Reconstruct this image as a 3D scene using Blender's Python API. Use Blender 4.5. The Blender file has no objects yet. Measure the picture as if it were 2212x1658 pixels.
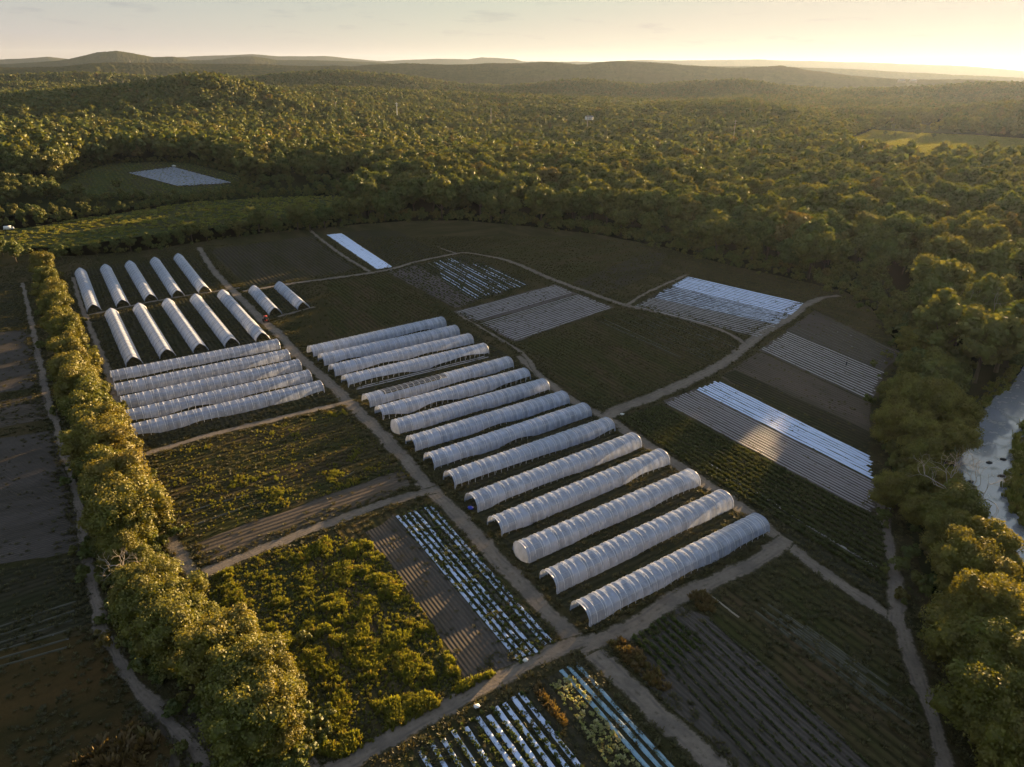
import bpy, bmesh, math, random
import numpy as np
from mathutils import Vector, Matrix
R_ = math.radians
C = bpy.context.scene.collection
sc = bpy.context.scene

# ------------------------------------------------------------------ camera, sky, sun, exposure
CAMH, PITCH, ROLL, FPX, PW, PH = 90.0, R_(23.8), R_(0.95), 1533.0, 2212.0, 1658.0
FW = np.array([0, math.cos(PITCH), -math.sin(PITCH)]); _r = np.array([1., 0, 0]); _u = np.cross(_r, FW)
RT = _r*math.cos(ROLL) + _u*math.sin(ROLL); UP = np.cross(RT, FW)
cam = bpy.data.cameras.new('camera'); co = bpy.data.objects.new('camera', cam); C.objects.link(co)
co.matrix_world = Matrix(((RT[0], UP[0], -FW[0], 0), (RT[1], UP[1], -FW[1], 0), (RT[2], UP[2], -FW[2], CAMH), (0, 0, 0, 1)))
cam.sensor_width = 36; cam.lens = 36*FPX/PW; cam.clip_end = 60000; cam.clip_start = 1
sc.camera = co
SUN_AZ, SUN_EL = R_(36.5), R_(5.3)
w = bpy.data.worlds.new('World'); sc.world = w; w.use_nodes = True
nt = w.node_tree; nt.nodes.clear()
def N(nt, t, **k):
    n = nt.nodes.new(t)
    for a, b in k.items(): setattr(n, a, b)
    return n
wo = N(nt, 'ShaderNodeOutputWorld'); bg = N(nt, 'ShaderNodeBackground'); sky = N(nt, 'ShaderNodeTexSky')
sky.sky_type = 'NISHITA'; sky.sun_disc = False; sky.sun_elevation = SUN_EL; sky.sun_rotation = SUN_AZ
sky.altitude = 150; sky.air_density = 1.0; sky.dust_density = 0.1; sky.ozone_density = 3.0
bg.inputs[1].default_value = 0.1
# thin low clouds near the horizon: darker streaks across the sky colour
tc = N(nt, 'ShaderNodeTexCoord'); mp = N(nt, 'ShaderNodeMapping'); mp.inputs['Scale'].default_value = (8, 8, 55)
nz = N(nt, 'ShaderNodeTexNoise'); nz.inputs['Scale'].default_value = 1.6; nz.inputs['Detail'].default_value = 6; nz.inputs['Roughness'].default_value = .6
cr = N(nt, 'ShaderNodeMapRange'); cr.inputs[1].default_value = .57; cr.inputs[2].default_value = .70
sx = N(nt, 'ShaderNodeSeparateXYZ'); band = N(nt, 'ShaderNodeFloatCurve')
cv = band.mapping.curves[0]; cv.points[0].location = (0, 0); cv.points[1].location = (1, 0)
for a, b in ((.02, .0), (.045, 1), (.07, .8), (.11, 0)): cv.points.new(a, b)
band.mapping.update()
mu = N(nt, 'ShaderNodeMath', operation='MULTIPLY'); mu2 = N(nt, 'ShaderNodeMath', operation='MULTIPLY'); mu2.inputs[1].default_value = .8
mx = N(nt, 'ShaderNodeMix', data_type='RGBA', blend_type='MULTIPLY'); mx.inputs[7].default_value = (.80, .80, .86, 1)
hs = N(nt, 'ShaderNodeHueSaturation'); hs.inputs['Saturation'].default_value = 1.0
l = nt.links.new
l(tc.outputs['Generated'], mp.inputs[0]); l(mp.outputs[0], nz.inputs['Vector']); l(nz.outputs[0], cr.inputs[0])
l(tc.outputs['Generated'], sx.inputs[0]); l(sx.outputs[2], band.inputs[1]); l(cr.outputs[0], mu.inputs[0]); l(band.outputs[0], mu.inputs[1])
l(mu.outputs[0], mu2.inputs[0]); l(mu2.outputs[0], mx.inputs[0]); sc0 = N(nt, 'ShaderNodeMix', data_type='RGBA', blend_type='MULTIPLY'); sc0.inputs[0].default_value = 1; sc0.inputs[7].default_value = (.1, .1, .1, 1)
gm = N(nt, 'ShaderNodeGamma'); gm.inputs[1].default_value = .35
sc1 = N(nt, 'ShaderNodeMix', data_type='RGBA', blend_type='MULTIPLY'); sc1.inputs[0].default_value = 1; sc1.inputs[7].default_value = (1.84, 1.66, 1.84, 1)
l(sky.outputs[0], sc0.inputs[6]); l(sc0.outputs[2], gm.inputs[0]); l(gm.outputs[0], sc1.inputs[6])
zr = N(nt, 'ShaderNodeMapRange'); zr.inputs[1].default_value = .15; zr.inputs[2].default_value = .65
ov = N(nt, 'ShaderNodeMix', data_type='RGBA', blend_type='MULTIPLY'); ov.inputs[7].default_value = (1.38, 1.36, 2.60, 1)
cap = N(nt, 'ShaderNodeMix', data_type='RGBA', blend_type='DARKEN'); cap.inputs[0].default_value = .9; cap.inputs[7].default_value = (1.30, 1.18, .94, 1)
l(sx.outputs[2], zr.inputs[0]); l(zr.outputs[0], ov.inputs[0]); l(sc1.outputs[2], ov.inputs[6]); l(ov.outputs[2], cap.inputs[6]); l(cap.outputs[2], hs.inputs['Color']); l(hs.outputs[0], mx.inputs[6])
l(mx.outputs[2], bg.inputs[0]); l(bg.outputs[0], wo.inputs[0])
sl = bpy.data.lights.new('sun', 'SUN'); sl.energy = 5.0; sl.angle = R_(0.5); sl.color = (1, .66, .32)
so = bpy.data.objects.new('sun', sl); C.objects.link(so)
so.rotation_euler = (R_(90) - SUN_EL, 0, -SUN_AZ + math.pi)
sd = Vector((math.sin(SUN_AZ)*math.cos(SUN_EL), math.cos(SUN_AZ)*math.cos(SUN_EL), math.sin(SUN_EL)))
so.rotation_euler = sd.to_track_quat('Z', 'Y').to_euler()
sc.view_settings.view_transform = 'Standard'; sc.view_settings.look = 'None'; sc.view_settings.exposure = 2.4
sc.cycles.use_denoising = True; sc.cycles.denoiser = 'OPENIMAGEDENOISE'; sc.cycles.denoising_prefilter = 'ACCURATE'; sc.cycles.volume_bounces = 0; sc.cycles.max_bounces = 6; sc.cycles.diffuse_bounces = 3
sc.cycles.transparent_max_bounces = 8; sc.cycles.caustics_reflective = False; sc.cycles.caustics_refractive = False
sc.cycles.volume_step_rate = 4; sc.cycles.use_adaptive_sampling = True; sc.cycles.adaptive_threshold = .008

rng = np.random.default_rng(7); random.seed(7)

# ------------------------------------------------------------------ pixel -> world helpers (photo at 2212x1658)
def ray(u, v): return FW + (u-PW/2)/FPX*RT - (v-PH/2)/FPX*UP
def G(u, v, z=0.0):
    d = ray(u, v); t = (z-CAMH)/d[2]
    return np.array([d[0]*t, d[1]*t])
def GP(pts, z=0.0): return np.array([G(u, v, z) for u, v in pts])
K = 2.8958
def T(tile, *pts):      # points read on an enlarged tile
    ox, oy = {1: (0, 0), 2: (709, 0), 3: (1448.5, 0), 4: (0, 518.1), 5: (709, 518.1), 6: (1448.5, 518.1), 7: (0, 1085.3), 8: (709, 1085.3), 9: (1448.5, 1085.3)}[tile]
    return [(ox + x/K, oy + y/K) for x, y in pts]
def inpoly(P, poly):
    x, y = P[:, 0], P[:, 1]; r = np.zeros(len(P), bool); n = len(poly); j = n-1
    for i in range(n):
        xi, yi = poly[i]; xj, yj = poly[j]
        c = ((yi > y) != (yj > y)) & (x < (xj-xi)*(y-yi)/(yj-yi+1e-12) + xi)
        r ^= c; j = i
    return r
def distpoly(P, line, closed=True):
    L = np.array(line); B = np.roll(L, -1, 0) if closed else L[1:]; A = L if closed else L[:-1]
    d = np.full(len(P), 1e9)
    for a, b in zip(A, B):
        ab = b-a; t = np.clip(((P-a) @ ab)/(ab @ ab + 1e-9), 0, 1)
        d = np.minimum(d, np.hypot(*(P-a-t[:, None]*ab).T))
    return d
def hsh(ix, iy, s=0):
    h = (ix.astype(np.int64)*374761393 + iy.astype(np.int64)*668265263 + s*1442695041) & 0xffffffff
    h = ((h ^ (h >> 13))*1274126177) & 0xffffffff
    return ((h ^ (h >> 16)) & 0xffff)/65535.
def vnoise(x, y, s=0):
    ix = np.floor(x); iy = np.floor(y); fx = x-ix; fy = y-iy; fx = fx*fx*(3-2*fx); fy = fy*fy*(3-2*fy)
    a = hsh(ix, iy, s); b = hsh(ix+1, iy, s); c = hsh(ix, iy+1, s); d = hsh(ix+1, iy+1, s)
    return (a*(1-fx)+b*fx)*(1-fy) + (c*(1-fx)+d*fx)*fy
def fbm(x, y, o=4, s=0):
    r = 0; a = .5
    for k in range(o): r = r + a*vnoise(x, y, s+k); a *= .5; x = x*2.03+11; y = y*2.03+7
    return r
sstep = lambda a, b, x: (lambda t: t*t*(3-2*t))(np.clip((x-a)/(b-a), 0, 1))

# ------------------------------------------------------------------ clear areas (world polygons)
FARM = GP([(-1500, 1700), (-900, 700), (-350, 570), (-60, 545), (20, 538), (60, 545), (90, 556), (180, 553), (300, 543), (400, 528), (480, 515), (560, 505), (640, 496), (700, 492), (760, 486), (870, 478), (1000, 476), (1150, 490), (1300, 508), (1440, 536), (1560, 570), (1700, 600), (1830, 632), (1880, 665), (1925, 720), (1945, 780), (1925, 850), (1915, 900), (1920, 1000), (1945, 1080), (1975, 1180), (2010, 1300), (2070, 1450), (2160, 1658), (2300, 2100), (1000, 3000), (-600, 2600)])
STRIP = GP([(-330, 545), (-60, 505), (20, 498), (200, 470), (400, 440), (560, 428), (700, 424), (800, 426), (830, 436), (740, 446), (700, 462), (600, 474), (520, 486), (430, 497), (330, 508), (240, 520), (150, 537), (60, 535), (-60, 535), (-330, 575)])
BLUEF = GP([(120, 405), (150, 385), (200, 365), (240, 354), (330, 350), (400, 352), (470, 368), (520, 382), (515, 402), (480, 415), (380, 424), (250, 426), (160, 424)])
MEAD = GP(T(3, (1040, 905), (1200, 845), (1270, 815), (1500, 835), (1900, 850), (2300, 880), (2600, 900), (2600, 985)))
MEAD = np.concatenate([MEAD, GP(T(3, (2600, 985), (2211, 968), (1900, 940), (1700, 945), (1500, 940), (1300, 935), (1120, 922)), 19.)])
MEADU = GP(T(3, (900, 770), (1050, 760), (1280, 775), (1500, 780), (1700, 790), (1900, 830), (1600, 838), (1300, 812), (1050, 800)))
RIVC = np.array([G(2330, 800), G(2255, 845), G(2195, 880), G(2150, 930), G(2135, 985), G(2115, 1035), G(2125, 1090), G(2160, 1140), G(2200, 1185), G(2230, 1260), G(2245, 1340), G(2280, 1450), G(2350, 1600)])
RIVW = np.array([13, 12, 8.5, 6.5, 6.0, 7.0, 6.2, 5.5, 6, 6, 6, 6, 7])*1.0
MARSH = GP([(2212, 850), (2140, 905), (2190, 925), (2160, 1000), (2150, 1080), (2190, 1160), (2300, 1300), (2700, 1400), (2700, 900), (2400, 820)])

# ------------------------------------------------------------------ terrain
LAY = [  # distance, width, skyline in the photo
 (13500, 900, [(-300, 130), (0, 128), (60, 124), (105, 121), (150, 127), (420, 121), (500, 119), (545, 117), (600, 121), (700, 120), (760, 126), (830, 132), (905, 129), (960, 127), (1010, 128), (1040, 124), (1110, 127), (1130, 132), (1300, 134), (1400, 130), (1480, 131), (1640, 128), (1700, 131), (1900, 137), (2050, 142), (2130, 147), (2212, 153), (2500, 160)]),
 (8000, 800, [(-300, 140), (0, 139), (60, 134), (130, 131), (170, 123), (210, 114), (250, 111), (290, 117), (330, 125), (375, 124), (410, 131), (460, 130), (510, 123), (545, 122), (600, 130), (700, 131), (830, 134), (900, 138), (1100, 142), (1400, 143), (1560, 143), (1700, 146), (1760, 146), (1830, 148), (1900, 152), (2000, 156), (2120, 163), (2212, 168), (2500, 176)]),
 (4600, 550, [(-300, 146), (0, 146), (130, 146), (210, 138), (300, 138), (420, 142), (540, 137), (640, 137), (760, 142), (880, 135), (1000, 138), (1100, 137), (1180, 133), (1250, 136), (1296, 132), (1340, 131), (1473, 139), (1552, 143), (1600, 144), (1683, 140), (1720, 144), (1759, 151), (1828, 160), (1897, 167), (1984, 172), (2105, 174), (2212, 178), (2500, 183)]),
 (2900, 330, [(-300, 175), (0, 172), (200, 168), (400, 172), (560, 166), (620, 160), (700, 153), (744, 152), (800, 157), (900, 166), (1000, 178), (1100, 175), (1200, 168), (1300, 172), (1400, 184), (1500, 180), (1600, 176), (1700, 190), (1800, 198), (1950, 190), (2080, 184), (2212, 185), (2500, 190)]),
 (1650, 230, [(-300, 225), (0, 222), (120, 214), (193, 207), (345, 193), (415, 184), (466, 181), (553, 196), (656, 220), (760, 242), (900, 252), (1100, 240), (1250, 236), (1400, 240), (1600, 240), (1800, 250), (2000, 240), (2100, 232), (2212, 225), (2500, 222)]),
]
_lay = []
for D, wd, pf in LAY:
    th = []; zz = []
    for u, v in pf:
        d = ray(u, v); th.append(math.atan2(d[0], d[1])); zz.append(90 + D*d[2]/math.hypot(d[0], d[1]) - 14)
    _lay.append((D, wd, np.array(th), np.array(zz)))
def terrain(x, y):
    x = np.asarray(x, float); y = np.asarray(y, float); r = np.hypot(x, y); th = np.arctan2(x, y)
    z = np.zeros_like(r)
    for D, wd, a, b in _lay:
        zk = np.maximum(np.interp(th, a, b), 0)
        dd = (r - D)/wd
        wv = 1 + .25*(fbm(x/900+3, y/900, 2, 5)-.5)
        s = np.exp(-(dd/wv)**2)
        z = np.maximum(z, 0)**3 + (zk*s)**3
        z = np.cbrt(z)
    fl = np.ones(r.shape); near = (r < 1900) & (r > 400)
    if near.any():
        q_ = np.c_[x[near], y[near]]; f_ = np.ones(len(q_))
        for P_ in (STRIP, BLUEF, MEAD, MEADU): f_ = np.minimum(f_, np.where(inpoly(q_, P_), 0, sstep(15, 170, distpoly(q_, P_))))
        fl[near] = f_
    und = sstep(560, 1100, r)
    z = z + und*((fbm(x/420, y/420, 4, 2)-.45)*40+(fbm(x/1000+5, y/1000, 2, 21)-.45)*55)*(1 - .5*sstep(3000, 6000, r))
    far = sstep(2500, 6000, r)*(fbm(x/1500, y/1500, 3, 9)-.5)*26
    return np.where(r < 560, 0, np.maximum(z + far, -20)*fl)

# ------------------------------------------------------------------ materials
MATS = {}
def newmat(name):
    m = bpy.data.materials.new(name); m.use_nodes = True; t = m.node_tree; t.nodes.clear(); MATS[name] = m
    return m, t, N(t, 'ShaderNodeOutputMaterial')
def noise(t, vec, scale, detail=3, rough=.55):
    n = N(t, 'ShaderNodeTexNoise'); n.inputs['Scale'].default_value = scale; n.inputs['Detail'].default_value = detail; n.inputs['Roughness'].default_value = rough
    if vec is not None: t.links.new(vec, n.inputs['Vector'])
    return n.outputs[0]
def mrange(t, v, a, b, c=0., d=1.):
    n = N(t, 'ShaderNodeMapRange'); t.links.new(v, n.inputs[0])
    for i, q in zip((1, 2, 3, 4), (a, b, c, d)): n.inputs[i].default_value = q
    return n.outputs[0]
def mix(t, f, a, b, bt='MIX'):
    n = N(t, 'ShaderNodeMix', data_type='RGBA', blend_type=bt)
    for i, q in ((0, f), (6, a), (7, b)):
        if hasattr(q, 'is_output'): t.links.new(q, n.inputs[i])
        else: n.inputs[i].default_value = q if i == 0 else (*q, 1)
    return n.outputs[2]
def math2(t, op, a, b=None):
    n = N(t, 'ShaderNodeMath', operation=op)
    for i, q in enumerate((a, b)):
        if q is None: continue
        if hasattr(q, 'is_output'): t.links.new(q, n.inputs[i])
        else: n.inputs[i].default_value = q
    return n.outputs[0]
def bump(t, h, s, d):
    n = N(t, 'ShaderNodeBump'); n.inputs['Strength'].default_value = s; n.inputs['Distance'].default_value = d; t.links.new(h, n.inputs['Height']); return n.outputs[0]
def bsdf(t, o, col, rough=.9, nrm=None, spec=.2):
    b = N(t, 'ShaderNodeBsdfPrincipled')
    if hasattr(col, 'is_output'): t.links.new(col, b.inputs['Base Color'])
    else: b.inputs['Base Color'].default_value = (*col, 1)
    b.inputs['Roughness'].default_value = rough; b.inputs['Specular IOR Level'].default_value = spec
    if nrm is not None: t.links.new(nrm, b.inputs['Normal'])
    t.links.new(b.outputs[0], o.inputs[0]); return b
def ground_mat(name, c1, c2, c3, period=0, amt=.5, c4=None, sc_=1., stretch=.25, bd=.25):
    """c1/c2 fine mottle, c3 big patches, c4 lines every `period` metres along local X"""
    m, t, o = newmat(name)
    tc = N(t, 'ShaderNodeTexCoord'); V = tc.outputs['Object']
    mp = N(t, 'ShaderNodeMapping'); mp.inputs['Scale'].default_value = (stretch, 1, 1); t.links.new(V, mp.inputs[0]); VS = mp.outputs[0]
    a = mrange(t, noise(t, V, 1.3*sc_, 6, .7), .35, .65); b = mrange(t, noise(t, VS, .09*sc_, 5, .6), .42, .60); g = mrange(t, noise(t, VS, .5*sc_, 4, .6), .4, .62)
    c = mix(t, a, c1, c2); c = mix(t, b, c, c3); c = mix(t, math2(t, 'MULTIPLY', g, .35), c, tuple(q*1.5 for q in c1))
    h = noise(t, V, 2.2*sc_, 5, .7)
    if period:
        s = N(t, 'ShaderNodeSeparateXYZ'); t.links.new(V, s.inputs[0])
        wob = math2(t, 'MULTIPLY', math2(t, 'SUBTRACT', noise(t, VS, .35, 3), .5), period*.35)
        y = math2(t, 'MULTIPLY', math2(t, 'ADD', s.outputs[1], wob), 2*math.pi/period)
        sn = math2(t, 'SINE', y); ln = mrange(t, sn, -.1, .7)
        brk = mrange(t, noise(t, VS, .8, 4, .7), .25, .6, .25, 1)
        c = mix(t, math2(t, 'MULTIPLY', math2(t, 'MULTIPLY', ln, brk), amt), c, c4 or c2)
        h = math2(t, 'ADD', math2(t, 'MULTIPLY', h, .5), math2(t, 'MULTIPLY', sn, .5))
    bsdf(t, o, c, 1., bump(t, h, .8, bd), 0.)
    return m
GRASS = ground_mat('grass_ground', (.026, .027, .012), (.048, .045, .018), (.075, .058, .030), bd=.3)
FLOOR = ground_mat('forest_floor', (.015, .021, .008), (.022, .028, .010), (.018, .022, .009))
WEED = ground_mat('weedy_ground', (.034, .038, .014), (.060, .058, .022), (.085, .060, .034), 1.8, .75, (.018, .019, .009))
DARKROW = ground_mat('dark_row_ground', (.040, .037, .024), (.052, .046, .030), (.034, .036, .018), 1.5, .8, (.022, .023, .012))
SOIL = ground_mat('soil_ground', (.090, .074, .060), (.120, .100, .080), (.072, .062, .046), 1.3, .35, (.055, .046, .035))
SOILF = ground_mat('fine_soil_ground', (.085, .074, .064), (.110, .096, .082), (.070, .062, .050), .75, .55, (.050, .044, .036))
MAUVE = ground_mat('grey_soil_ground', (.115, .098, .092), (.150, .130, .124), (.090, .078, .068), 1.35, .75, (.055, .048, .042))
BROWN = ground_mat('brown_field_ground', (.050, .044, .032), (.068, .060, .042), (.036, .038, .018), 1.8, .8, (.030, .027, .018))
DRY = ground_mat('dry_weed_ground', (.060, .040, .016), (.085, .055, .022), (.040, .034, .014), 0)
MEADOW = ground_mat('meadow_ground', (.050, .085, .014), (.062, .10, .018), (.085, .095, .025), 0, sc_=.3, bd=.1)
MEADOW2 = ground_mat('far_field_ground', (.045, .055, .02), (.06, .07, .025), (.055, .05, .025), 3.5, .4, (.03, .035, .015), sc_=.4)

def road_mat():
    m, t, o = newmat('dirt_track'); uv = N(t, 'ShaderNodeUVMap'); tc = N(t, 'ShaderNodeTexCoord')
    s = N(t, 'ShaderNodeSeparateXYZ'); t.links.new(uv.outputs[0], s.inputs[0]); V = tc.outputs['Object']
    c = mix(t, mrange(t, noise(t, V, .9, 6, .7), .35, .65), (.150, .125, .098), (.205, .172, .138))
    c = mix(t, math2(t, 'MULTIPLY', mrange(t, noise(t, V, .12, 4, .6), .5, .62), .6), c, (.10, .088, .075))
    # worn wheel tracks lighter, grassy crown and edges
    x = math2(t, 'ABSOLUTE', math2(t, 'SUBTRACT', s.outputs[0], .5))
    nn = noise(t, V, .7, 5, .7)
    mid = math2(t, 'MULTIPLY', mrange(t, x, .10, .0), mrange(t, nn, .5, .62))
    edge = mrange(t, math2(t, 'ADD', x, math2(t, 'MULTIPLY', math2(t, 'SUBTRACT', nn, .5), .7)), .34, .46)
    rut = mrange(t, math2(t, 'ABSOLUTE', math2(t, 'SUBTRACT', x, .25)), .09, .02); c = mix(t, math2(t, 'MULTIPLY', rut, mrange(t, noise(t, V, .25, 4, .7), .42, .58, .1, .7)), c, (.10, .086, .074))
    c = mix(t, math2(t, 'MULTIPLY', mid, .75), c, (.07, .06, .038)); c = mix(t, edge, c, (.045, .040, .020))
    bsdf(t, o, c, .95, bump(t, noise(t, V, 2, 5, .7), .7, .15), .15); return m
ROAD = road_mat()
def leaf_mat(name, cols, tr=.45):
    m, t, o = newmat(name); oi = N(t, 'ShaderNodeObjectInfo'); tc = N(t, 'ShaderNodeTexCoord')
    r = N(t, 'ShaderNodeValToRGB'); r.color_ramp.interpolation = 'LINEAR'
    el = r.color_ramp.elements
    while len(el) < len(cols): el.new(.5)
    for i, (p, c) in enumerate(cols): el[i].position = p; el[i].color = (*c, 1)
    t.links.new(oi.outputs['Random'], r.inputs[0])
    f = mrange(t, noise(t, tc.outputs['Object'], .35, 5, .7), .3, .7, .55, 1.5)
    hs = N(t, 'ShaderNodeHueSaturation'); t.links.new(r.outputs[0], hs.inputs['Color']); t.links.new(f, hs.inputs['Value'])
    t.links.new(mrange(t, noise(t, tc.outputs['Object'], .15, 2), .3, .7, .475, .515), hs.inputs['Hue'])
    d = N(t, 'ShaderNodeBsdfDiffuse'); t.links.new(hs.outputs[0], d.inputs[0])
    tr_ = N(t, 'ShaderNodeBsdfTranslucent'); t.links.new(mix(t, 1., hs.outputs[0], (1.5, 1.35, .5), 'MULTIPLY'), tr_.inputs[0])
    a = N(t, 'ShaderNodeMixShader'); a.inputs[0].default_value = tr; t.links.new(d.outputs[0], a.inputs[1]); t.links.new(tr_.outputs[0], a.inputs[2])
    g = N(t, 'ShaderNodeBsdfGlossy'); g.inputs['Roughness'].default_value = .55; g.inputs[0].default_value = (.5, .5, .5, 1)
    b = N(t, 'ShaderNodeMixShader'); b.inputs[0].default_value = .05; t.links.new(a.outputs[0], b.inputs[1]); t.links.new(g.outputs[0], b.inputs[2])
    t.links.new(b.outputs[0], o.inputs[0]); return m
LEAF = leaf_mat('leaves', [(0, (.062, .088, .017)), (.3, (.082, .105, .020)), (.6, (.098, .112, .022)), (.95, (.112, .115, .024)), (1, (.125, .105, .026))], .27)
LEAFW = leaf_mat('weed_leaves', [(0, (.13, .16, .025)), (.5, (.18, .20, .035)), (.9, (.19, .19, .04)), (1, (.20, .17, .05))], .4)
LEAFS = leaf_mat('grass_blades', [(0, (.050, .052, .016)), (.6, (.070, .068, .020)), (1, (.085, .075, .026))], .35)
LEAFDK = leaf_mat('dark_crop_leaves', [(0, (.045, .058, .014)), (1, (.07, .085, .02))], .25)
LEAFG = leaf_mat('crop_leaves', [(0, (.045, .07, .016)), (.6, (.07, .10, .02)), (1, (.10, .12, .03))], .3)
LEAFD = leaf_mat('dry_leaves', [(0, (.13, .10, .035)), (.6, (.16, .115, .045)), (1, (.13, .12, .035))], .3)
LEAFL = leaf_mat('lettuce_leaves', [(0, (.22, .26, .08)), (.6, (.32, .34, .14)), (1, (.40, .38, .2))], .3)
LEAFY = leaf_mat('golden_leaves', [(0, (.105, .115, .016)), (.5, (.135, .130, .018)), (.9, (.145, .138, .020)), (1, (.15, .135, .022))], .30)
def simple(name, col, rough=.8, var=.25, s=3., spec=.3, metal=0):
    m, t, o = newmat(name); tc = N(t, 'ShaderNodeTexCoord')
    c = mix(t, noise(t, tc.outputs['Object'], s, 4), tuple(q*(1-var) for q in col), tuple(min(1, q*(1+var)) for q in col))
    b = bsdf(t, o, c, rough, None, spec); b.inputs['Metallic'].default_value = metal; return m
BARK = simple('bark', (.10, .075, .05)); PALEBARK = simple('pale_bark', (.34, .30, .25)); STEEL = simple('galvanised_steel', (.55, .55, .56), .45, .1, 2, .5, .6)
WHITE = simple('white_paint', (.75, .75, .73)); REDP = simple('red_paint', (.35, .04, .03), .4); BLACKP = simple('black_rubber', (.02, .02, .02)); BLUEP = simple('blue_plastic', (.03, .06, .45), .4)
GLASS = simple('dark_glass', (.03, .035, .04), .1, .1, 1, .6); GREYROOF = simple('grey_roof', (.14, .14, .15)); CLOTH = simple('dark_cloth', (.03, .03, .04)); SKIN = simple('skin', (.35, .22, .16))
WOODP = simple('pole_wood', (.30, .26, .21)); ROCK = simple('dark_rock', (.05, .045, .04)); STRAP = simple('white_strap', (.82, .84, .88), .5, .05)
def film_mat(name, col, transp, dirt):
    m, t, o = newmat(name); tc = N(t, 'ShaderNodeTexCoord'); V = tc.outputs['Object']
    mp = N(t, 'ShaderNodeMapping'); mp.inputs['Scale'].default_value = (1, .35, .35); t.links.new(V, mp.inputs[0])
    n1 = mrange(t, noise(t, mp.outputs[0], .8, 5, .65), .35, .65)
    c = mix(t, n1, col, tuple(q*dirt for q in col)); c = mix(t, mrange(t, noise(t, V, .25, 3), .5, .65, 0, .25), c, (col[0]*.9, col[1]*.86, col[2]*.78))
    sx_ = N(t, 'ShaderNodeSeparateXYZ'); t.links.new(V, sx_.inputs[0]); wn = N(t, 'ShaderNodeTexWhiteNoise', noise_dimensions='1D')
    t.links.new(math2(t, 'FLOOR', math2(t, 'DIVIDE', sx_.outputs[0], 1.9)), wn.inputs['W']); hs_ = N(t, 'ShaderNodeHueSaturation'); t.links.new(c, hs_.inputs['Color'])
    t.links.new(mrange(t, wn.outputs[0], 0, 1, .88, 1.1), hs_.inputs['Value']); c = hs_.outputs[0]
    wr = noise(t, mp.outputs[0], 3.0, 5, .75)
    nb = bump(t, wr, .30, .08)
    d = N(t, 'ShaderNodeBsdfDiffuse'); t.links.new(c, d.inputs[0]); t.links.new(nb, d.inputs['Normal'])
    tl = N(t, 'ShaderNodeBsdfTranslucent'); t.links.new(c, tl.inputs[0])
    a = N(t, 'ShaderNodeMixShader'); a.inputs[0].default_value = .35; t.links.new(d.outputs[0], a.inputs[1]); t.links.new(tl.outputs[0], a.inputs[2])
    g = N(t, 'ShaderNodeBsdfGlossy'); g.inputs['Roughness'].default_value = .32; t.links.new(nb, g.inputs['Normal'])
    b = N(t, 'ShaderNodeMixShader'); b.inputs[0].default_value = .16; t.links.new(a.outputs[0], b.inputs[1]); t.links.new(g.outputs[0], b.inputs[2])
    tp = N(t, 'ShaderNodeBsdfTransparent'); e = N(t, 'ShaderNodeMixShader'); t.links.new(mrange(t, n1, 0, 1, transp*.6, transp*1.3), e.inputs[0])
    t.links.new(b.outputs[0], e.inputs[1]); t.links.new(tp.outputs[0], e.inputs[2]); t.links.new(e.outputs[0], o.inputs[0]); return m
FILM = film_mat('polythene_film', (.50, .58, .78), .30, .84)
FILM2 = film_mat('clear_polythene_film', (.45, .52, .70), .36, .84)
SHADE = film_mat('dark_shade_cloth', (.10, .085, .085), .25, .6)
def mulch_mat(name, col, torn, blobs=(.03, .035, .015), tp=0., ns=1.):
    """plastic sheet over a bed, holed and torn where `torn` is higher"""
    m, t, o = newmat(name); tc = N(t, 'ShaderNodeTexCoord'); oi = N(t, 'ShaderNodeObjectInfo'); uv = N(t, 'ShaderNodeUVMap')
    off = N(t, 'ShaderNodeVectorMath', operation='ADD'); cm = N(t, 'ShaderNodeCombineXYZ'); t.links.new(math2(t, 'MULTIPLY', oi.outputs['Random'], 300), cm.inputs[0])
    t.links.new(uv.outputs[0], off.inputs[0]); t.links.new(cm.outputs[0], off.inputs[1]); V = off.outputs[0]
    mp = N(t, 'ShaderNodeMapping'); mp.inputs['Scale'].default_value = (.35, 1, 1); t.links.new(V, mp.inputs[0])
    c = mix(t, noise(t, V, .8, 4), tuple(q*.85 for q in col), col)
    h = mrange(t, noise(t, mp.outputs[0], .9*ns, 6, .72), 1.02-torn-.07, 1.02-torn-.0) if torn > 0 else None
    if h is not None: c = mix(t, math2(t, 'MULTIPLY', h, 1.), c, blobs)
    bsdf(t, o, c, .45, bump(t, noise(t, V, 3, 4, .7), .5, .05), .4); return m
MW = mulch_mat('white_mulch', (.54, .65, .88), .25, ns=1.6); MF = mulch_mat('flecked_mulch', (.50, .58, .74), .50, (.20, .23, .29), ns=1.4); MT = mulch_mat('torn_mulch', (.50, .60, .80), .36, ns=1.5); MTT = mulch_mat('scrap_mulch', (.50, .52, .58), .64, (.036, .036, .018)); MG = mulch_mat('grey_mulch', (.30, .275, .29), .30, (.16, .145, .14))
MB = mulch_mat('blue_mesh_mulch', (.22, .36, .46), .42, (.07, .12, .10)); MTHIN = mulch_mat('pale_line', (.40, .385, .40), .28, (.10, .088, .08))
MFAD = mulch_mat('faded_blue_mulch', (.26, .31, .40), .40, (.07, .08, .08), ns=.4); MSOLID = mulch_mat('solid_white_mulch', (.62, .73, .96), .0)
def water_mat():
    m, t, o = newmat('river_water'); tc = N(t, 'ShaderNodeTexCoord'); V = tc.outputs['Object']
    n = mrange(t, noise(t, V, .30, 6, .7), .50, .68)
    b = bsdf(t, o, mix(t, n, (.22, .24, .27), (.09, .10, .07)), .08, bump(t, noise(t, V, .8, 3), .12, .04), 1.0); b.inputs['IOR'].default_value = 1.7
    t.links.new(mrange(t, n, 0, 1, .06, .6), b.inputs['Roughness']); return m
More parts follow.
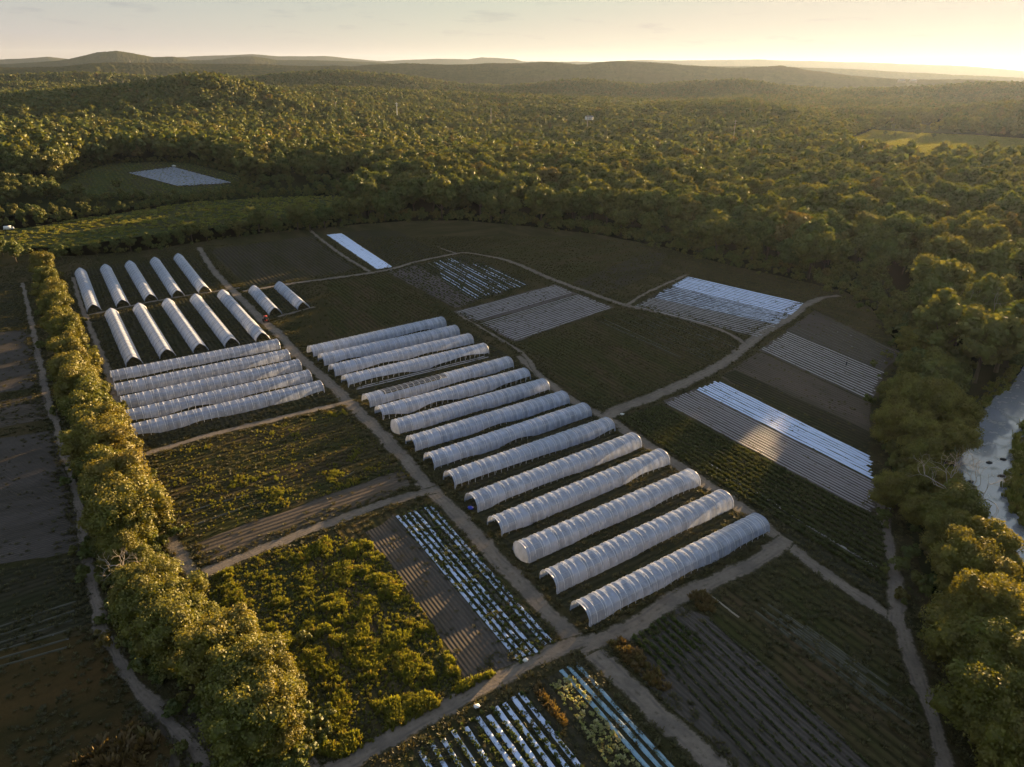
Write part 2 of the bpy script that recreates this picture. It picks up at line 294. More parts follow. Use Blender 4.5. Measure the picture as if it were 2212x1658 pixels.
WATER = water_mat()
def canopy_mat():
    m, t, o = newmat('far_canopy'); tc = N(t, 'ShaderNodeTexCoord'); V = tc.outputs['Object']
    c = mix(t, mrange(t, noise(t, V, .03, 4, .7), .35, .65), (.050, .055, .018), (.085, .078, .024))
    c = mix(t, mrange(t, noise(t, V, .0035, 3), .45, .65, 0, .6), c, (.085, .07, .03))
    bsdf(t, o, c, 1, bump(t, noise(t, V, .09, 3, .7), 1, 6), .0); return m
CANOPY = canopy_mat()

# ------------------------------------------------------------------ object helpers
def tag(o, label=None, cat=None, group=None, kind=None):
    if label: o['label'] = label
    if cat: o['category'] = cat
    if group: o['group'] = group
    if kind: o['kind'] = kind
    return o
def mesh_from(name, V, F, mats, mi=None, smooth=False, link=True, uvs=None):
    """V (n,3), F list of equal-size index array or list of arrays"""
    me = bpy.data.meshes.new(name); V = np.asarray(V, np.float32)
    Fs = F if isinstance(F, list) else [F]
    Fs = [np.asarray(f, np.int32) for f in Fs if len(f)]
    lt = np.concatenate([np.full(len(f), f.shape[1], np.int32) for f in Fs]); lv = np.concatenate([f.ravel() for f in Fs])
    me.vertices.add(len(V)); me.vertices.foreach_set('co', V.ravel()); me.loops.add(len(lv)); me.loops.foreach_set('vertex_index', lv)
    me.polygons.add(len(lt)); me.polygons.foreach_set('loop_start', np.concatenate([[0], np.cumsum(lt)[:-1]]).astype(np.int32))
    if mi is not None: me.polygons.foreach_set('material_index', np.asarray(mi, np.int32))
    if uvs is not None:
        ul = me.uv_layers.new(name='uv'); ul.data.foreach_set('uv', np.asarray(uvs, np.float32)[lv].ravel())
    me.update(calc_edges=True)
    if smooth: me.polygons.foreach_set('use_smooth', np.ones(len(lt), bool))
    for m in (mats if isinstance(mats, (list, tuple)) else [mats]): me.materials.append(m)
    return me
def obj(name, me, parent=None, loc=(0, 0, 0), rz=0, s=1):
    o = bpy.data.objects.new(name, me); C.objects.link(o); o.location = loc; o.rotation_euler = (0, 0, rz); o.scale = (s, s, s)
    if parent: o.parent = parent
    return o
def empty(name, loc, rz=0, s=1): return obj(name, None, None, loc, rz, s)
class MB_:
    """collects boxes and tubes"""
    def __init__(s): s.v = []; s.f = []; s.n = 0
    def add(s, V, F): s.v.append(np.asarray(V, float)); s.f.append(np.asarray(F)+s.n); s.n += len(V)
    def box(s, c, d, rz=0, taper=1.):
        x, y, z = np.array(d)/2; V = np.array([[sx*x*(taper if sz > 0 else 1), sy*y*(taper if sz > 0 else 1), sz*z] for sz in (-1, 1) for sy in (-1, 1) for sx in (-1, 1)])
        c_, s_ = math.cos(rz), math.sin(rz); V = np.c_[V[:, 0]*c_-V[:, 1]*s_, V[:, 0]*s_+V[:, 1]*c_, V[:, 2]] + np.array(c)
        s.add(V, [[0, 2, 3, 1], [4, 5, 7, 6], [0, 1, 5, 4], [2, 6, 7, 3], [0, 4, 6, 2], [1, 3, 7, 5]]); return s
    def tube(s, pts, r, n=5):
        P = np.array(pts, float); m = len(P); r = np.broadcast_to(r, (m,)); V = []
        for i in range(m):
            d = P[min(i+1, m-1)]-P[max(i-1, 0)]; d /= np.linalg.norm(d)+1e-9
            a = np.cross(d, [0, 0, 1.]) if abs(d[2]) < .95 else np.cross(d, [1., 0, 0]); a /= np.linalg.norm(a)+1e-9; b = np.cross(d, a)
            for k in range(n): th = 2*math.pi*k/n; V.append(P[i]+r[i]*(a*math.cos(th)+b*math.sin(th)))
        F = [[i*n+k, i*n+(k+1) % n, (i+1)*n+(k+1) % n, (i+1)*n+k] for i in range(m-1) for k in range(n)]
        s.add(V, F); return s
    def me(s, name, mat, smooth=False): return mesh_from(name, np.concatenate(s.v), np.concatenate(s.f), mat, smooth=smooth)

# ------------------------------------------------------------------ ground sheet
def polar_grid(r0, r1, ratio, a0, a1, na):
    rs = [r0]
    while rs[-1] < r1: rs.append(rs[-1]*ratio)
    rs = np.array(rs); th = np.linspace(a0, a1, na); Rr, TH = np.meshgrid(rs, th, indexing='ij')
    return Rr*np.sin(TH), Rr*np.cos(TH), len(rs), na
def grid_faces(nr, na):
    i = np.arange(nr-1)[:, None]*na + np.arange(na-1)[None]; i = i.ravel()
    return np.stack([i, i+na, i+na+1, i+1], 1)
x, y, nr, na = polar_grid(560., 17000, 1.03, -math.pi, math.pi, 361)
z = terrain(x, y)
z = np.where(np.hypot(x, y) < 561, 0, z); V = np.stack([x.ravel(), y.ravel(), z.ravel()], 1)
F = grid_faces(nr, na)
V = np.concatenate([V, [[0, 0, 0]]]); ci = len(V)-1
tri = np.stack([np.full(na-1, ci), np.arange(na-1)+1, np.arange(na-1)], 1)
nq = len(F)
me = mesh_from('ground', V, [F[:, ::-1], tri[:, ::-1]], [FLOOR])
tag(obj('ground', me, loc=(0, 0, -.03)), kind='structure')

_lay_n = [0]
def jitter_poly(P, step=3., amp=.5, seed=0):
    out = []; n = len(P)
    for i in range(n):
        a, b = P[i], P[(i+1) % n]; k = max(1, int(np.hypot(*(b-a))/step))
        for j in range(k):
            p = a+(b-a)*j/k; q = p/4.0
            out.append(p + amp*np.array([vnoise(np.array([q[0]]), np.array([q[1]]), seed)[0]-.5, vnoise(np.array([q[0]+50]), np.array([q[1]]), seed)[0]-.5])*2)
    return np.array(out)
AZR = R_(90-147.4); AZT = R_(90-53.8)     # row directions (world angle of local X)
def patch(name, px, mat, rz=AZR, zl=1, amp=.6, world=False, label=None, kind='structure', step=3.):
    P = np.array(px) if world else GP(px); P = jitter_poly(P, step, amp, seed=len(px))
    c = P.mean(0); _lay_n[0] += 1; z = zl*.012 + _lay_n[0]*.0006
    cs, sn = math.cos(-rz), math.sin(-rz); Q = P-c; L = np.c_[Q[:, 0]*cs-Q[:, 1]*sn, Q[:, 0]*sn+Q[:, 1]*cs]
    bm = bmesh.new(); vs = [bm.verts.new((a, b, 0)) for a, b in L]; f = bm.faces.new(vs)
    bmesh.ops.triangulate(bm, faces=[f]); bm.normal_update()
    for f in bm.faces:
        if f.normal.z < 0: f.normal_flip()
    me = bpy.data.meshes.new(name); bm.to_mesh(me); bm.free(); me.materials.append(mat)
    o = obj(name, me, loc=(c[0], c[1], z), rz=rz); tag(o, label, kind=kind); return o
patch('farmland', FARM, GRASS, zl=0, world=True)
patch('grass_field', STRIP, MEADOW2, zl=0, world=True, rz=R_(20))
patch('grass_field', BLUEF, MEADOW2, zl=0, world=True)
_z = float(terrain(*[np.array([q]) for q in MEAD.mean(0)])[0])
def drape(name, P, mat, lift=.4):
    x0, y0 = P.min(0); x1, y1 = P.max(0); st = max(x1-x0, y1-y0)/70
    X, Y = np.meshgrid(np.arange(x0, x1, st), np.arange(y0, y1, st), indexing='ij'); n0, n1 = X.shape
    i = (np.arange(n0-1)[:, None]*n1+np.arange(n1-1)[None]).ravel(); F = np.stack([i, i+n1, i+n1+1, i+1], 1)
    cx = X.ravel()[F].mean(1); cy = Y.ravel()[F].mean(1); k = inpoly(np.c_[cx, cy], P)
    tag(obj(name, mesh_from(name, np.c_[X.ravel(), Y.ravel(), terrain(X.ravel(), Y.ravel())+lift], F[k], mat, smooth=True)), kind='structure')
drape('meadow', MEAD, MEADOW); drape('meadow', MEADU, MEADOW2)
patch('marsh', MARSH, MEADOW2, zl=1, world=True)

# fields (photo pixels at 2212x1658)
patch('ploughed_field', [(447, 541), (680, 509), (700, 520), (790, 578), (770, 586), (533, 621), (500, 585)], BROWN)
patch('ploughed_field', [(740, 504), (800, 497), (860, 500), (955, 548), (855, 578)], DARKROW)
patch('weedy_field', [(870, 485), (1010, 480), (1090, 492), (1060, 520), (985, 543), (890, 515)], GRASS, rz=AZT)
patch('weedy_field', [(1030, 548), (1120, 510), (1250, 510), (1400, 535), (1440, 548), (1300, 640), (1190, 600)], WEED, rz=AZT)
patch('ploughed_field', [(1235, 612), (1400, 545), (1440, 548), (1420, 590), (1300, 638)], BROWN, rz=AZT)
patch('mulched_field', T(5, (355, 195), (870, 95), (1265, 280), (800, 430)), BROWN)
patch('bare_field', T(5, (360, 198), (560, 160), (910, 385), (800, 430)), MAUVE, zl=2)
patch('mulched_field', T(5, (790, 452), (1415, 280), (1785, 425), (1165, 640)), MAUVE, rz=AZT)
patch('grass_strip', T(5, (940, 520), (1230, 440), (1560, 340), (1590, 352), (1300, 450), (975, 540)), GRASS, rz=AZT, zl=3)
patch('weedy_field', T(5, (0, 235), (330, 195), (700, 400), (0, 400)), WEED)
patch('weedy_field', T(5, (0, 415), (450, 380), (700, 440), (560, 500), (0, 620)), WEED)
patch('weedy_field', [(1135, 742), (1340, 668), (1420, 672), (1605, 742), (1590, 760), (1500, 812), (1310, 890), (1240, 862), (1120, 770)], WEED)
patch('mulched_field', [(1375, 660), (1484, 597), (1738, 656), (1700, 690), (1636, 731)], BROWN)
patch('mulched_field', [(1640, 757), (1760, 671), (1945, 762), (1912, 800), (1884, 870)], SOILF)
patch('bare_field', [(1555, 815), (1640, 760), (1884, 872), (1876, 930), (1870, 978)], SOIL)
patch('crop_field', [(1556, 812), (1590, 800), (1876, 932), (1874, 990)], DARKROW, zl=2)
patch('mulched_field', [(1432, 868), (1500, 840), (1890, 1040), (1905, 1112), (1830, 1085)], MAUVE)
patch('crop_field', [(1330, 905), (1430, 872), (1830, 1086), (1908, 1125), (1925, 1290), (1880, 1285), (1700, 1165)], DARKROW)
patch('weedy_field', [(1500, 1290), (1690, 1178), (1880, 1300), (1935, 1350), (1990, 1480), (2040, 1680), (1900, 1680), (1600, 1400)], WEED)
patch('soil_field', [(1318, 1392), (1470, 1310), (1530, 1330), (1900, 1670), (1610, 1670), (1400, 1480)], SOILF)
patch('weedy_field', [(310, 990), (740, 878), (905, 1045), (900, 1060), (430, 1165), (395, 1175), (350, 1090)], WEED, rz=AZT)
patch('soil_field', [(405, 1178), (870, 1015), (885, 1050), (700, 1128), (560, 1180), (450, 1222)], SOIL, rz=AZT)
patch('weedy_field', [(440, 1255), (780, 1130), (925, 1075), (1215, 1385), (1120, 1432), (960, 1520), (730, 1640), (650, 1640), (560, 1480)], WEED)
patch('soil_field', [(790, 1150), (850, 1112), (1125, 1438), (1010, 1490), (950, 1370)], SOILF, zl=2)
patch('mulched_field', [(852, 1116), (930, 1085), (1205, 1385), (1130, 1438)], DARKROW, zl=2)
patch('mulched_field', [(895, 1620), (1225, 1440), (1260, 1425), (1480, 1690), (920, 1690)], DARKROW)
patch('weedy_field', [(760, 1690), (890, 1612), (930, 1690)], WEED)
# left of the tree row
patch('crop_field', [(-80, 612), (44, 612), (52, 705), (-80, 730)], DARKROW, rz=AZT)
patch('soil_field', [(-160, 735), (60, 712), (95, 835), (-200, 880)], SOILF, rz=AZT)
patch('soil_field', [(-220, 900), (100, 850), (105, 905), (-220, 965)], SOIL, rz=AZT)
patch('soil_field', [(-260, 985), (125, 930), (165, 1130), (180, 1190), (-300, 1270)], SOILF, rz=AZT)
patch('mulched_field', [(-300, 1290), (170, 1200), (200, 1250), (215, 1340), (-100, 1440)], DARKROW, rz=AZT)
patch('weedy_field', [(-300, 1450), (210, 1370), (300, 1520), (420, 1670), (-300, 1800)], DRY, rz=AZT)
# the bare yard at the lower left, and tunnel ground
patch('sandy_clearing', T(7, (880, 1330), (1010, 1230), (1190, 1200), (1230, 1290), (1290, 1430), (1380, 1658), (1040, 1680), (1080, 1500)), SOIL, zl=2)
patch('tunnel_ground', [(150, 585), (430, 548), (590, 722), (610, 742), (700, 840), (720, 865), (300, 975), (235, 820)], DARKROW)
patch('tunnel_ground', [(530, 620), (620, 605), (680, 662), (590, 690)], DARKROW)
patch('tunnel_ground', [(668, 755), (965, 690), (1100, 770), (1290, 890), (1480, 1010), (1668, 1155), (1270, 1368), (1160, 1250), (940, 1015), (780, 870)], DARKROW, rz=AZT)

# lit far field strips
patch('mulched_field', [(272, 373), (377, 359), (512, 397), (384, 406)], BROWN, zl=2)

# ------------------------------------------------------------------ dirt tracks
def catmull(P, step=2.0):
    P = np.array(P); out = []
    Q = np.concatenate([[2*P[0]-P[1]], P, [2*P[-1]-P[-2]]])
    for i in range(1, len(Q)-2):
        n = max(2, int(np.hypot(*(Q[i+1]-Q[i]))/step))
        for k in range(n):
            t = k/n; a, b, c, d = Q[i-1:i+3]
            out.append(.5*((2*b)+(-a+c)*t+(2*a-5*b+4*c-d)*t*t+(-a+3*b-3*c+d)*t**3))
    out.append(P[-1]); return np.array(out)
TRACKS = []
def ribbon(name, P, widths, mat, z, jit=.55, kind='structure', label=None, cat=None):
    L = catmull(P); d = np.gradient(L, axis=0); d /= np.hypot(*d.T)[:, None]; nrm = np.c_[-d[:, 1], d[:, 0]]
    s = np.concatenate([[0], np.cumsum(np.hypot(*np.diff(L, axis=0).T))])
    wv = np.interp(np.linspace(0, 1, len(L)), np.linspace(0, 1, len(widths)), widths)/2
    l_ = L+nrm*(wv + jit*(vnoise(s/3, s*0, 3)-.5)*2)[:, None]; r_ = L-nrm*(wv+jit*(vnoise(s/3, s*0+9, 4)-.5)*2)[:, None]
    nx = 4; V = []; UVs = []
    for k in range(nx+1):
        f = k/nx; V.append(l_*(1-f)+r_*f); UVs.append(np.c_[np.full(len(L), f), s])
    V = np.concatenate(V); n = len(L); i = (np.arange(nx)[:, None]*n+np.arange(n-1)[None]).ravel(); F = np.stack([i, i+n, i+n+1, i+1], 1)
    me = mesh_from(name, np.c_[V, np.full(len(V), 0)], F, mat, uvs=np.concatenate(UVs))
    o = obj(name, me, loc=(0, 0, z)); tag(o, label, cat, kind=kind); TRACKS.append((L, wv.mean())); return o
def track(px, wd, z): ribbon('dirt_track', GP(px), wd if isinstance(wd, (list, tuple)) else [wd], ROAD, z)
track([(430, 535), (445, 560), (470, 595), (520, 645), (563, 690), (602, 722), (645, 770), (705, 822), (765, 880), (830, 945), (880, 1000), (920, 1048), (958, 1085), (1020, 1150), (1090, 1225), (1150, 1290), (1205, 1345), (1255, 1392), (1310, 1440), (1390, 1515), (1500, 1612), (1580, 1690)], [3, 3.5, 4.5, 4.2, 4.6], .075)
track([(1120, 770), (1165, 812), (1240, 868), (1310, 905), (1400, 962), (1500, 1030), (1600, 1095), (1690, 1170), (1780, 1238), (1870, 1298), (1935, 1345), (1962, 1400), (1995, 1500), (2030, 1600), (2055, 1690)], [2.4, 4, 4, 4.2, 3, 2.8], .080)
track([(990, 680), (1050, 715), (1130, 765), (1165, 812)], [1.2, 1.5, 2.2], .083)
track([(1700, 1165), (1655, 1200), (1600, 1230), (1450, 1300), (1345, 1368), (1255, 1395)], [4.4, 4.2, 4.4], .085)
track([(1262, 1385), (1215, 1400), (1130, 1440), (1000, 1508), (880, 1575), (740, 1655), (640, 1720)], [3.6, 3.8], .090)
track([(1310, 900), (1345, 882), (1410, 858), (1500, 818), (1570, 780), (1615, 745), (1650, 718), (1700, 690), (1740, 660), (1775, 645), (1812, 639)], [5.5, 5, 5, 5, 3], .095)
track([(1612, 745), (1560, 715), (1450, 682), (1350, 660), (1270, 632), (1195, 605), (1100, 565), (1015, 548), (980, 550), (900, 566), (855, 580), (790, 592), (640, 612), (525, 630)], [2.2, 3.6, 3.6, 3, 3.4, 3], .100)
track([(1352, 661), (1400, 632), (1484, 594)], [2.2], .103)
track([(985, 548), (960, 540), (945, 534)], [2], .104)
track([(670, 498), (690, 515), (740, 552), (800, 588)], [2.4], .106)
track([(305, 985), (450, 942), (600, 905), (740, 872)], [3], .108)
track([(425, 1258), (450, 1235), (560, 1190), (690, 1138), (800, 1098), (900, 1068), (945, 1058)], [3.6, 3.2, 3.4], .112)
track([(180, 684), (300, 658), (400, 640), (520, 622)], [2.2], .115)
track([(158, 600), (172, 650), (192, 700), (225, 780), (260, 880), (300, 985), (345, 1100), (380, 1180), (425, 1258)], [2, 2, 2.5, 3], .118)
track([(48, 612), (62, 670), (78, 740), (100, 850), (132, 950), (160, 1050), (182, 1150), (198, 1260), (225, 1370), (270, 1450), (330, 1520), (400, 1600), (470, 1690)], [1.8, 2.2, 2.2], .121)
track([(1905, 1090), (1920, 1180), (1938, 1270), (1935, 1350)], [3.2, 2.6, 4], .124)
track([(612, 1560), (632, 1610), (680, 1665)], [3], .127)
track([(600, 685), (680, 664)], [2], .129)

# ------------------------------------------------------------------ mulch and crop rows
ORD = 'first second third fourth fifth sixth seventh eighth ninth tenth eleventh twelfth thirteenth fourteenth fifteenth sixteenth seventeenth eighteenth nineteenth twentieth twenty-first twenty-second twenty-third twenty-fourth twenty-fifth twenty-sixth twenty-seventh twenty-eighth twenty-ninth thirtieth'.split()
def bed(a, b, wd, mat, name, label, cat, group, h=.14, wob=.12, seed=0, zb=.02):
    L = np.hypot(*(b-a)); n = max(4, int(L/1.2)); t = np.linspace(0, 1, n); d = (b-a)/L; nr = np.array([-d[1], d[0]])
    off = (vnoise(t*L/7, t*0+seed, 1)-.5)*2*wob; wv = wd*(1+.25*(vnoise(t*L/1.7, t*0+seed*3, 2)-.5))
    prof = [(-.5, 0), (-.40, h), (0, h*1.15), (.40, h), (.5, 0)]; V = []; UVs = []
    for k, (px_, pz) in enumerate(prof):
        y = off+px_*wv; V.append(np.c_[t*L, y, pz*(.8+.4*vnoise(t*L/2, t*0+k+seed, 8))]); UVs.append(np.c_[t*L, np.full(n, px_*wd)])
    V = np.concatenate(V); i = (np.arange(4)[:, None]*n+np.arange(n-1)[None]).ravel(); F = np.stack([i, i+1, i+n+1, i+n], 1)
    o = obj(name, mesh_from(name, V, F, mat, smooth=True, uvs=np.concatenate(UVs)), loc=(a[0], a[1], zb), rz=math.atan2(d[1], d[0]))
    tag(o, label, cat, group); return o
def rows(a0, a1, b0, b1, n, wd, mat, desc, ref, cat='mulch row', group=None, name='mulch_row', jag=1.5, skip=(), h=.14, k0=0, span=None, px=True, zb=.05):
    """n beds; a0->a1 runs along the start edge, b0->b1 along the end edge"""
    if px: a0, a1, b0, b1 = G(*a0), G(*a1), G(*b0), G(*b1)
    for k in range(n):
        if k in skip: continue
        f = (k+.5)/n; a = a0+(a1-a0)*f; b = b0+(b1-b0)*f; d = (b-a)/np.hypot(*(b-a))
        a = a+d*rng.uniform(0, jag); b = b-d*rng.uniform(0, jag)
        if span:
            s0, s1 = span(k, f); a, b = a+(b-a)*s0, a+(b-a)*s1
        bed(a, b, wd, mat(k) if callable(mat) else mat, name, f'{desc}, {ORD[min(k+k0, 29)]} {ref}', cat, group, seed=k*7+int(a[0]), h=h, zb=zb)
rows((706, 508), (738, 505), (816, 583), (848, 578), 7, 1.35, MSOLID, 'bright white plastic bed in the narrow white block', 'counted from the tunnels', group='white plastic beds of the narrow block', jag=.3)
rows((276, 374), (374, 361), (386, 403), (505, 396), 16, 1.5, MFAD, 'bluish-white bed of the hidden field in the upper left', 'from its left edge', group='bluish beds of the hidden field', jag=3, zb=.1)
rows(*T(5, (560, 160), (860, 100), (905, 385), (1250, 285)), 17, .5, lambda k: [MT, MTT][k % 3 == 0], 'thin torn white bed beyond the grey field', 'from its brown side', group='torn white beds by the track fork', span=lambda k, f: (.0 if k % 4 else .1, 1) if 2 < k < 13 else (rng.uniform(.2, .5), 1))
rows(*T(5, (790, 455), (1165, 635), (1420, 285), (1785, 425)), 26, .30, MTHIN, 'pale thin bed of the grey-mauve centre field', 'from the far corner', group='pale beds of the centre field', skip=(9, 10), h=.1)
rows((1486, 598), (1450, 618), (1738, 656), (1710, 682), 9, 1.30, MSOLID, 'solid white plastic bed on the bright far-right block', 'from the forest', group='solid white beds of the right block', jag=.4)
rows((1450, 618), (1405, 643), (1710, 682), (1682, 703), 9, 1.1, MF, 'weed-flecked white bed on the far-right block', 'past the solid ones', group='flecked white beds of the right block', jag=2)
rows((1405, 643), (1369, 663), (1682, 703), (1638, 730), 9, .40, MTHIN, 'narrow pale bed on the far-right block', 'nearest its lower track', group='narrow pale beds of the right block', jag=2)
rows((1759, 672), (1700, 716), (1938, 762), (1912, 805), 11, .35, MTT, 'broken thin line of plastic by the river wood', 'from the wood', group='broken plastic lines by the wood', jag=3, span=lambda k, f: (0 if k > 7 else .25, 1))
rows((1700, 716), (1642, 756), (1912, 805), (1884, 868), 14, .36, MTHIN, 'pale bed of the grey field where a person stands', 'past the broken lines', group='pale beds around the standing person', h=.12)
rows((1548, 821), (1500, 841), (1884, 988), (1888, 1038), 9, .80, MSOLID, 'glossy white plastic bed running to the river trees', 'from the brown field', group='white beds running to the river trees', jag=2)
rows((1498, 843), (1430, 870), (1888, 1042), (1890, 1115), 12, .40, MG, 'dull mauve bed below the glossy white ones', 'down from them', group='dull mauve beds below the white ones', h=.15)
rows(*T(5, (1640, 500), (1700, 480), (2211, 750), (2211, 715)), 2, .5, MTT, 'long scrappy white line across the weedy field', 'from the tunnels', group='scrappy lines in the weedy centre field', jag=8)
rows((1330, 690), (1440, 668), (1540, 790), (1600, 752), 9, .32, MTT, 'faint white scrap line in the weedy field above the track', 'from its low corner', group='faint scrap lines of the weedy field', jag=9, skip=(4,))
rows((852, 1116), (935, 1090), (1120, 1436), (1200, 1388), 7, .62, lambda k: [MT, MW, MT, MT, MTT, MT, MT][k], 'tattered white bed between green weeds and main track', 'from the weeds', group='tattered beds beside the main track', jag=1, h=.09)
d147 = np.array([math.sin(R_(147.4)), math.cos(R_(147.4))])
def bottom_rows(p0, p1, n, wd, mat, desc, ref, group, ln, nm='mulch_row', k0=0, cat='mulch row'):
    a0, a1 = G(*p0), G(*p1); rows(a0, a1, a0+d147*ln, a1+d147*ln, n, wd, mat, desc, ref, group=group, jag=.8, px=False, h=.09, name=nm, k0=k0, cat=cat)
bottom_rows((893, 1623), (1012, 1560), 5, .68, MT, 'leafy white bed at the bottom edge', 'from the weedy corner', 'leafy beds at the bottom edge', 26)
bottom_rows((1022, 1555), (1132, 1490), 6, .80, lambda k: MW if k else MT, 'broad white bed below the cross track', 'after the leafy ones', 'broad white beds below the cross track', 30)
bottom_rows((1204, 1452), (1250, 1428), 3, .75, MB, 'bluish netted bed beside the main track', 'from the flowering rows', 'bluish netted beds', 42)
for k, (p, q) in enumerate([(T(6, (180, 1370))[0], T(9, (1295, 412))[0]), (T(5, (2030, 508))[0], (1590, 752)), (T(9, (240, 585))[0], T(9, (435, 720))[0])]):
    bed(G(*p), G(*q), [.5, .5, .3][k], [MTHIN, MTT, WOODP][k], ['irrigation_line', 'mulch_row', 'pipe'][k], ['long pale line dividing the dark crop field', 'white plastic line along the upper edge of the weedy field', 'pale pipe lying in grass by the dry clump'][k], ['line', 'mulch row', 'pipe'][k], None, seed=k, wob=.3, zb=.05, h=.15)
# scraps in the lower right weedy field
for k in range(7):
    p = T(9, (430+k*45, 540+k*30))[0]; a = G(*p); a = a + np.array([.84, .54])*0
for k in range(8):
    px0 = T(9, (610+k*38 - (k % 3)*80, 640+k*22))[0]; a = G(*px0)
    bed(a, a+d147*(16+5*(k % 3)), .55, MTT, 'plastic_scrap', f'line of torn white scraps in the dark lower-right weeds, {ORD[k]} from the pipe', 'plastic scrap', 'torn scraps in the lower-right weeds', seed=k*5, h=.1, zb=.03)
for k in range(4):
    a = G(760+k*-90, 1075+k*18)
for k, (p, q) in enumerate([((395, 1110), (530, 1070)), ((420, 1135), (560, 1085)), ((730, 1040), (765, 1020))]):
    bed(G(*p), G(*q), .5, MTT, 'plastic_scrap', ['upper scrap line of white plastic in the weeds by the tree row', 'lower scrap line of white plastic by the tree row', 'short white scrap in weeds by the bare strip'][k], 'plastic scrap', None, seed=k, h=.1)
for k in range(6):
    p = G(0-40*k*0, 1355+k*17); q = G(165-k*4, 1300+k*20)
    bed(p, q, .45, MTT, 'plastic_scrap', f'torn bluish strip left of the lower-left track, {ORD[k]} from the top', 'plastic scrap', 'torn bluish strips at the left edge', seed=k*3, h=.1)

# ------------------------------------------------------------------ polytunnels
def tunnel(p0, p1, width, height, style, label, group, seed, closed=(False, False), mat=FILM, torn=None, roll=(.25, .25), nb=None):
    """p0, p1 ends of the centre line on the ground; the side to the right of p0->p1 is side 1"""
    L = float(np.hypot(*(p1-p0))); d = (p1-p0)/L; rz = math.atan2(d[1], d[0]); root = empty('polytunnel', (p0[0], p0[1], 0), rz); tag(root, label, 'polytunnel', group)
    nb = nb or int(round(L/1.9)); hw = width/2; q = np.random.default_rng(seed)
    def prof(t):   # t 0..1 across
        a = math.pi*t; y = hw*math.cos(a)
        if style == 'gothic':
            s = 1-abs(math.cos(a)); zz = height*(1-abs(math.cos(a))**1.15)**.52
            return y, zz
        return hw*np.sign(math.cos(a))*abs(math.cos(a))**.85, height*math.sin(a)**.72
    ns, sub = 18, 4
    def cover(x0, x1, t0=0., t1=1., m=mat, name='cover', wv=roll):
        i0, i1 = x0, x1; n = max(2, int(round((i1-i0)/L*nb))*sub); xs = np.linspace(i0, i1, n+1); V = []
        lo0 = .45*wv[0]*np.clip(vnoise(xs/8.5, xs*0+seed, 11)*2.1-.5, 0, 1.6); lo1 = .55*wv[1]*np.clip(vnoise(xs/8.5, xs*0+seed+5, 12)*2.1-.5, 0, 1.6)
        for i, xx in enumerate(xs):
            ph = (xx/L*nb) % 1.0; sag = .030*math.sin(math.pi*ph)**2; wig = .03*math.sin(xx*1.3+seed)
            for k in range(ns+1):
                f = k/ns; ta = t0+(lo0[i]*.16 if t0 == 0 else 0); tb = t1-(lo1[i]*.16 if t1 == 1 else 0)
                y, zz = prof(ta+(tb-ta)*f); s = 1-sag*(1 if style == 'round' else .7)+.004*q.normal()
                fl = 1+ (.04 if k in (0, ns) else 0)
                V.append((xx, y*s*fl+wig, max(zz*s, .02)))
        m_ = ns+1; i = (np.arange(n)[:, None]*m_+np.arange(ns)[None]).ravel(); F = np.stack([i, i+m_, i+m_+1, i+1], 1)
        return obj(name, mesh_from(name, V, F, m, smooth=True), root)
    if torn:
        cover(0, L*.10, name='cover'); cover(L*.52, L, name='cover'); cover(L*.10, L*.52, 0.10, .66, SHADE, 'dark_cover')
        cover(L*.10, L*.52, .70, 1., FILM, 'side_sheet')
    else: cover(0, L)
    # hoops under the film, one mesh shared
    hp = [(0, prof(t)[0]*1.006, prof(t)[1]*1.006+.015) for t in np.linspace(0, 1, 15)]
    hm = MB_().tube(hp, .048, 4).me('hoop', STRAP, True)
    for k in range(nb+1): obj('hoop', hm, root, (L*k/nb, 0, 0))
    pm = MB_()
    for t in (.2, .35, .5, .65, .8): y, zz = prof(t); pm.tube([(0, y*.985, zz*.985+.02), (L, y*.985, zz*.985+.02)], .035, 4)
    obj('purlin', pm.me('purlin', STEEL), root)
    # straps holding the film, alternately slanted
    sp = []
    for sg in (0, 1):
        pts = [(( (t if sg else 1-t))*L/nb*.35, prof(t)[0]*1.01, prof(t)[1]*1.012+.02) for t in np.linspace(.03, .97, 13)]
        sp.append(MB_().tube(pts, .042, 3).me('strap', STRAP, True))
    for k in range(0, nb, 2):
        if torn and .10 < (k+.5)/nb < .52: continue
        obj('strap', sp[k % 2], root, (L*k/nb+L/nb*.2, 0, 0))
    # bunched film at the open ends, end walls where closed
    rm = MB_().tube([(0, prof(t)[0]*1.01, prof(t)[1]*1.01) for t in np.linspace(0, .98, 15)], [.16, .12, .13, .1, .12, .1, .09, .1, .1, .12, .1, .13, .12, .14, .2], 5)
    rme = rm.me('end_rim', FILM, True)
    for e, xx in ((0, .02), (1, L-.02)):
        obj('end_rim', rme, root, (xx, 0, 0))
        if closed[e]:
            bul = -1.0 if e == 0 else 1.0; V = []; nr_ = 6
            for j in range(nr_+1):
                s = j/nr_
                for k in range(ns+1):
                    y, zz = prof(k/ns); V.append((xx+bul*(1-s*s)*.9, y*s, .15+(zz-.15)*s if zz > .15 else zz))
            m_ = ns+1; i = (np.arange(nr_)[:, None]*m_+np.arange(ns)[None]).ravel(); F = np.stack([i, i+m_, i+m_+1, i+1], 1)
            obj('end_wall', mesh_from('end_wall', V, F, FILM, smooth=True), root)
    # anchor posts along the feet of the open side
    st = MB_()
    for k in range(0, nb+1):
        for sg in (-1, 1): st.tube([(L*k/nb, sg*hw, -.1), (L*k/nb, sg*hw, .3)], .02, 4)
    obj('leg_posts', st.me('leg_posts', STEEL), root)
    return root
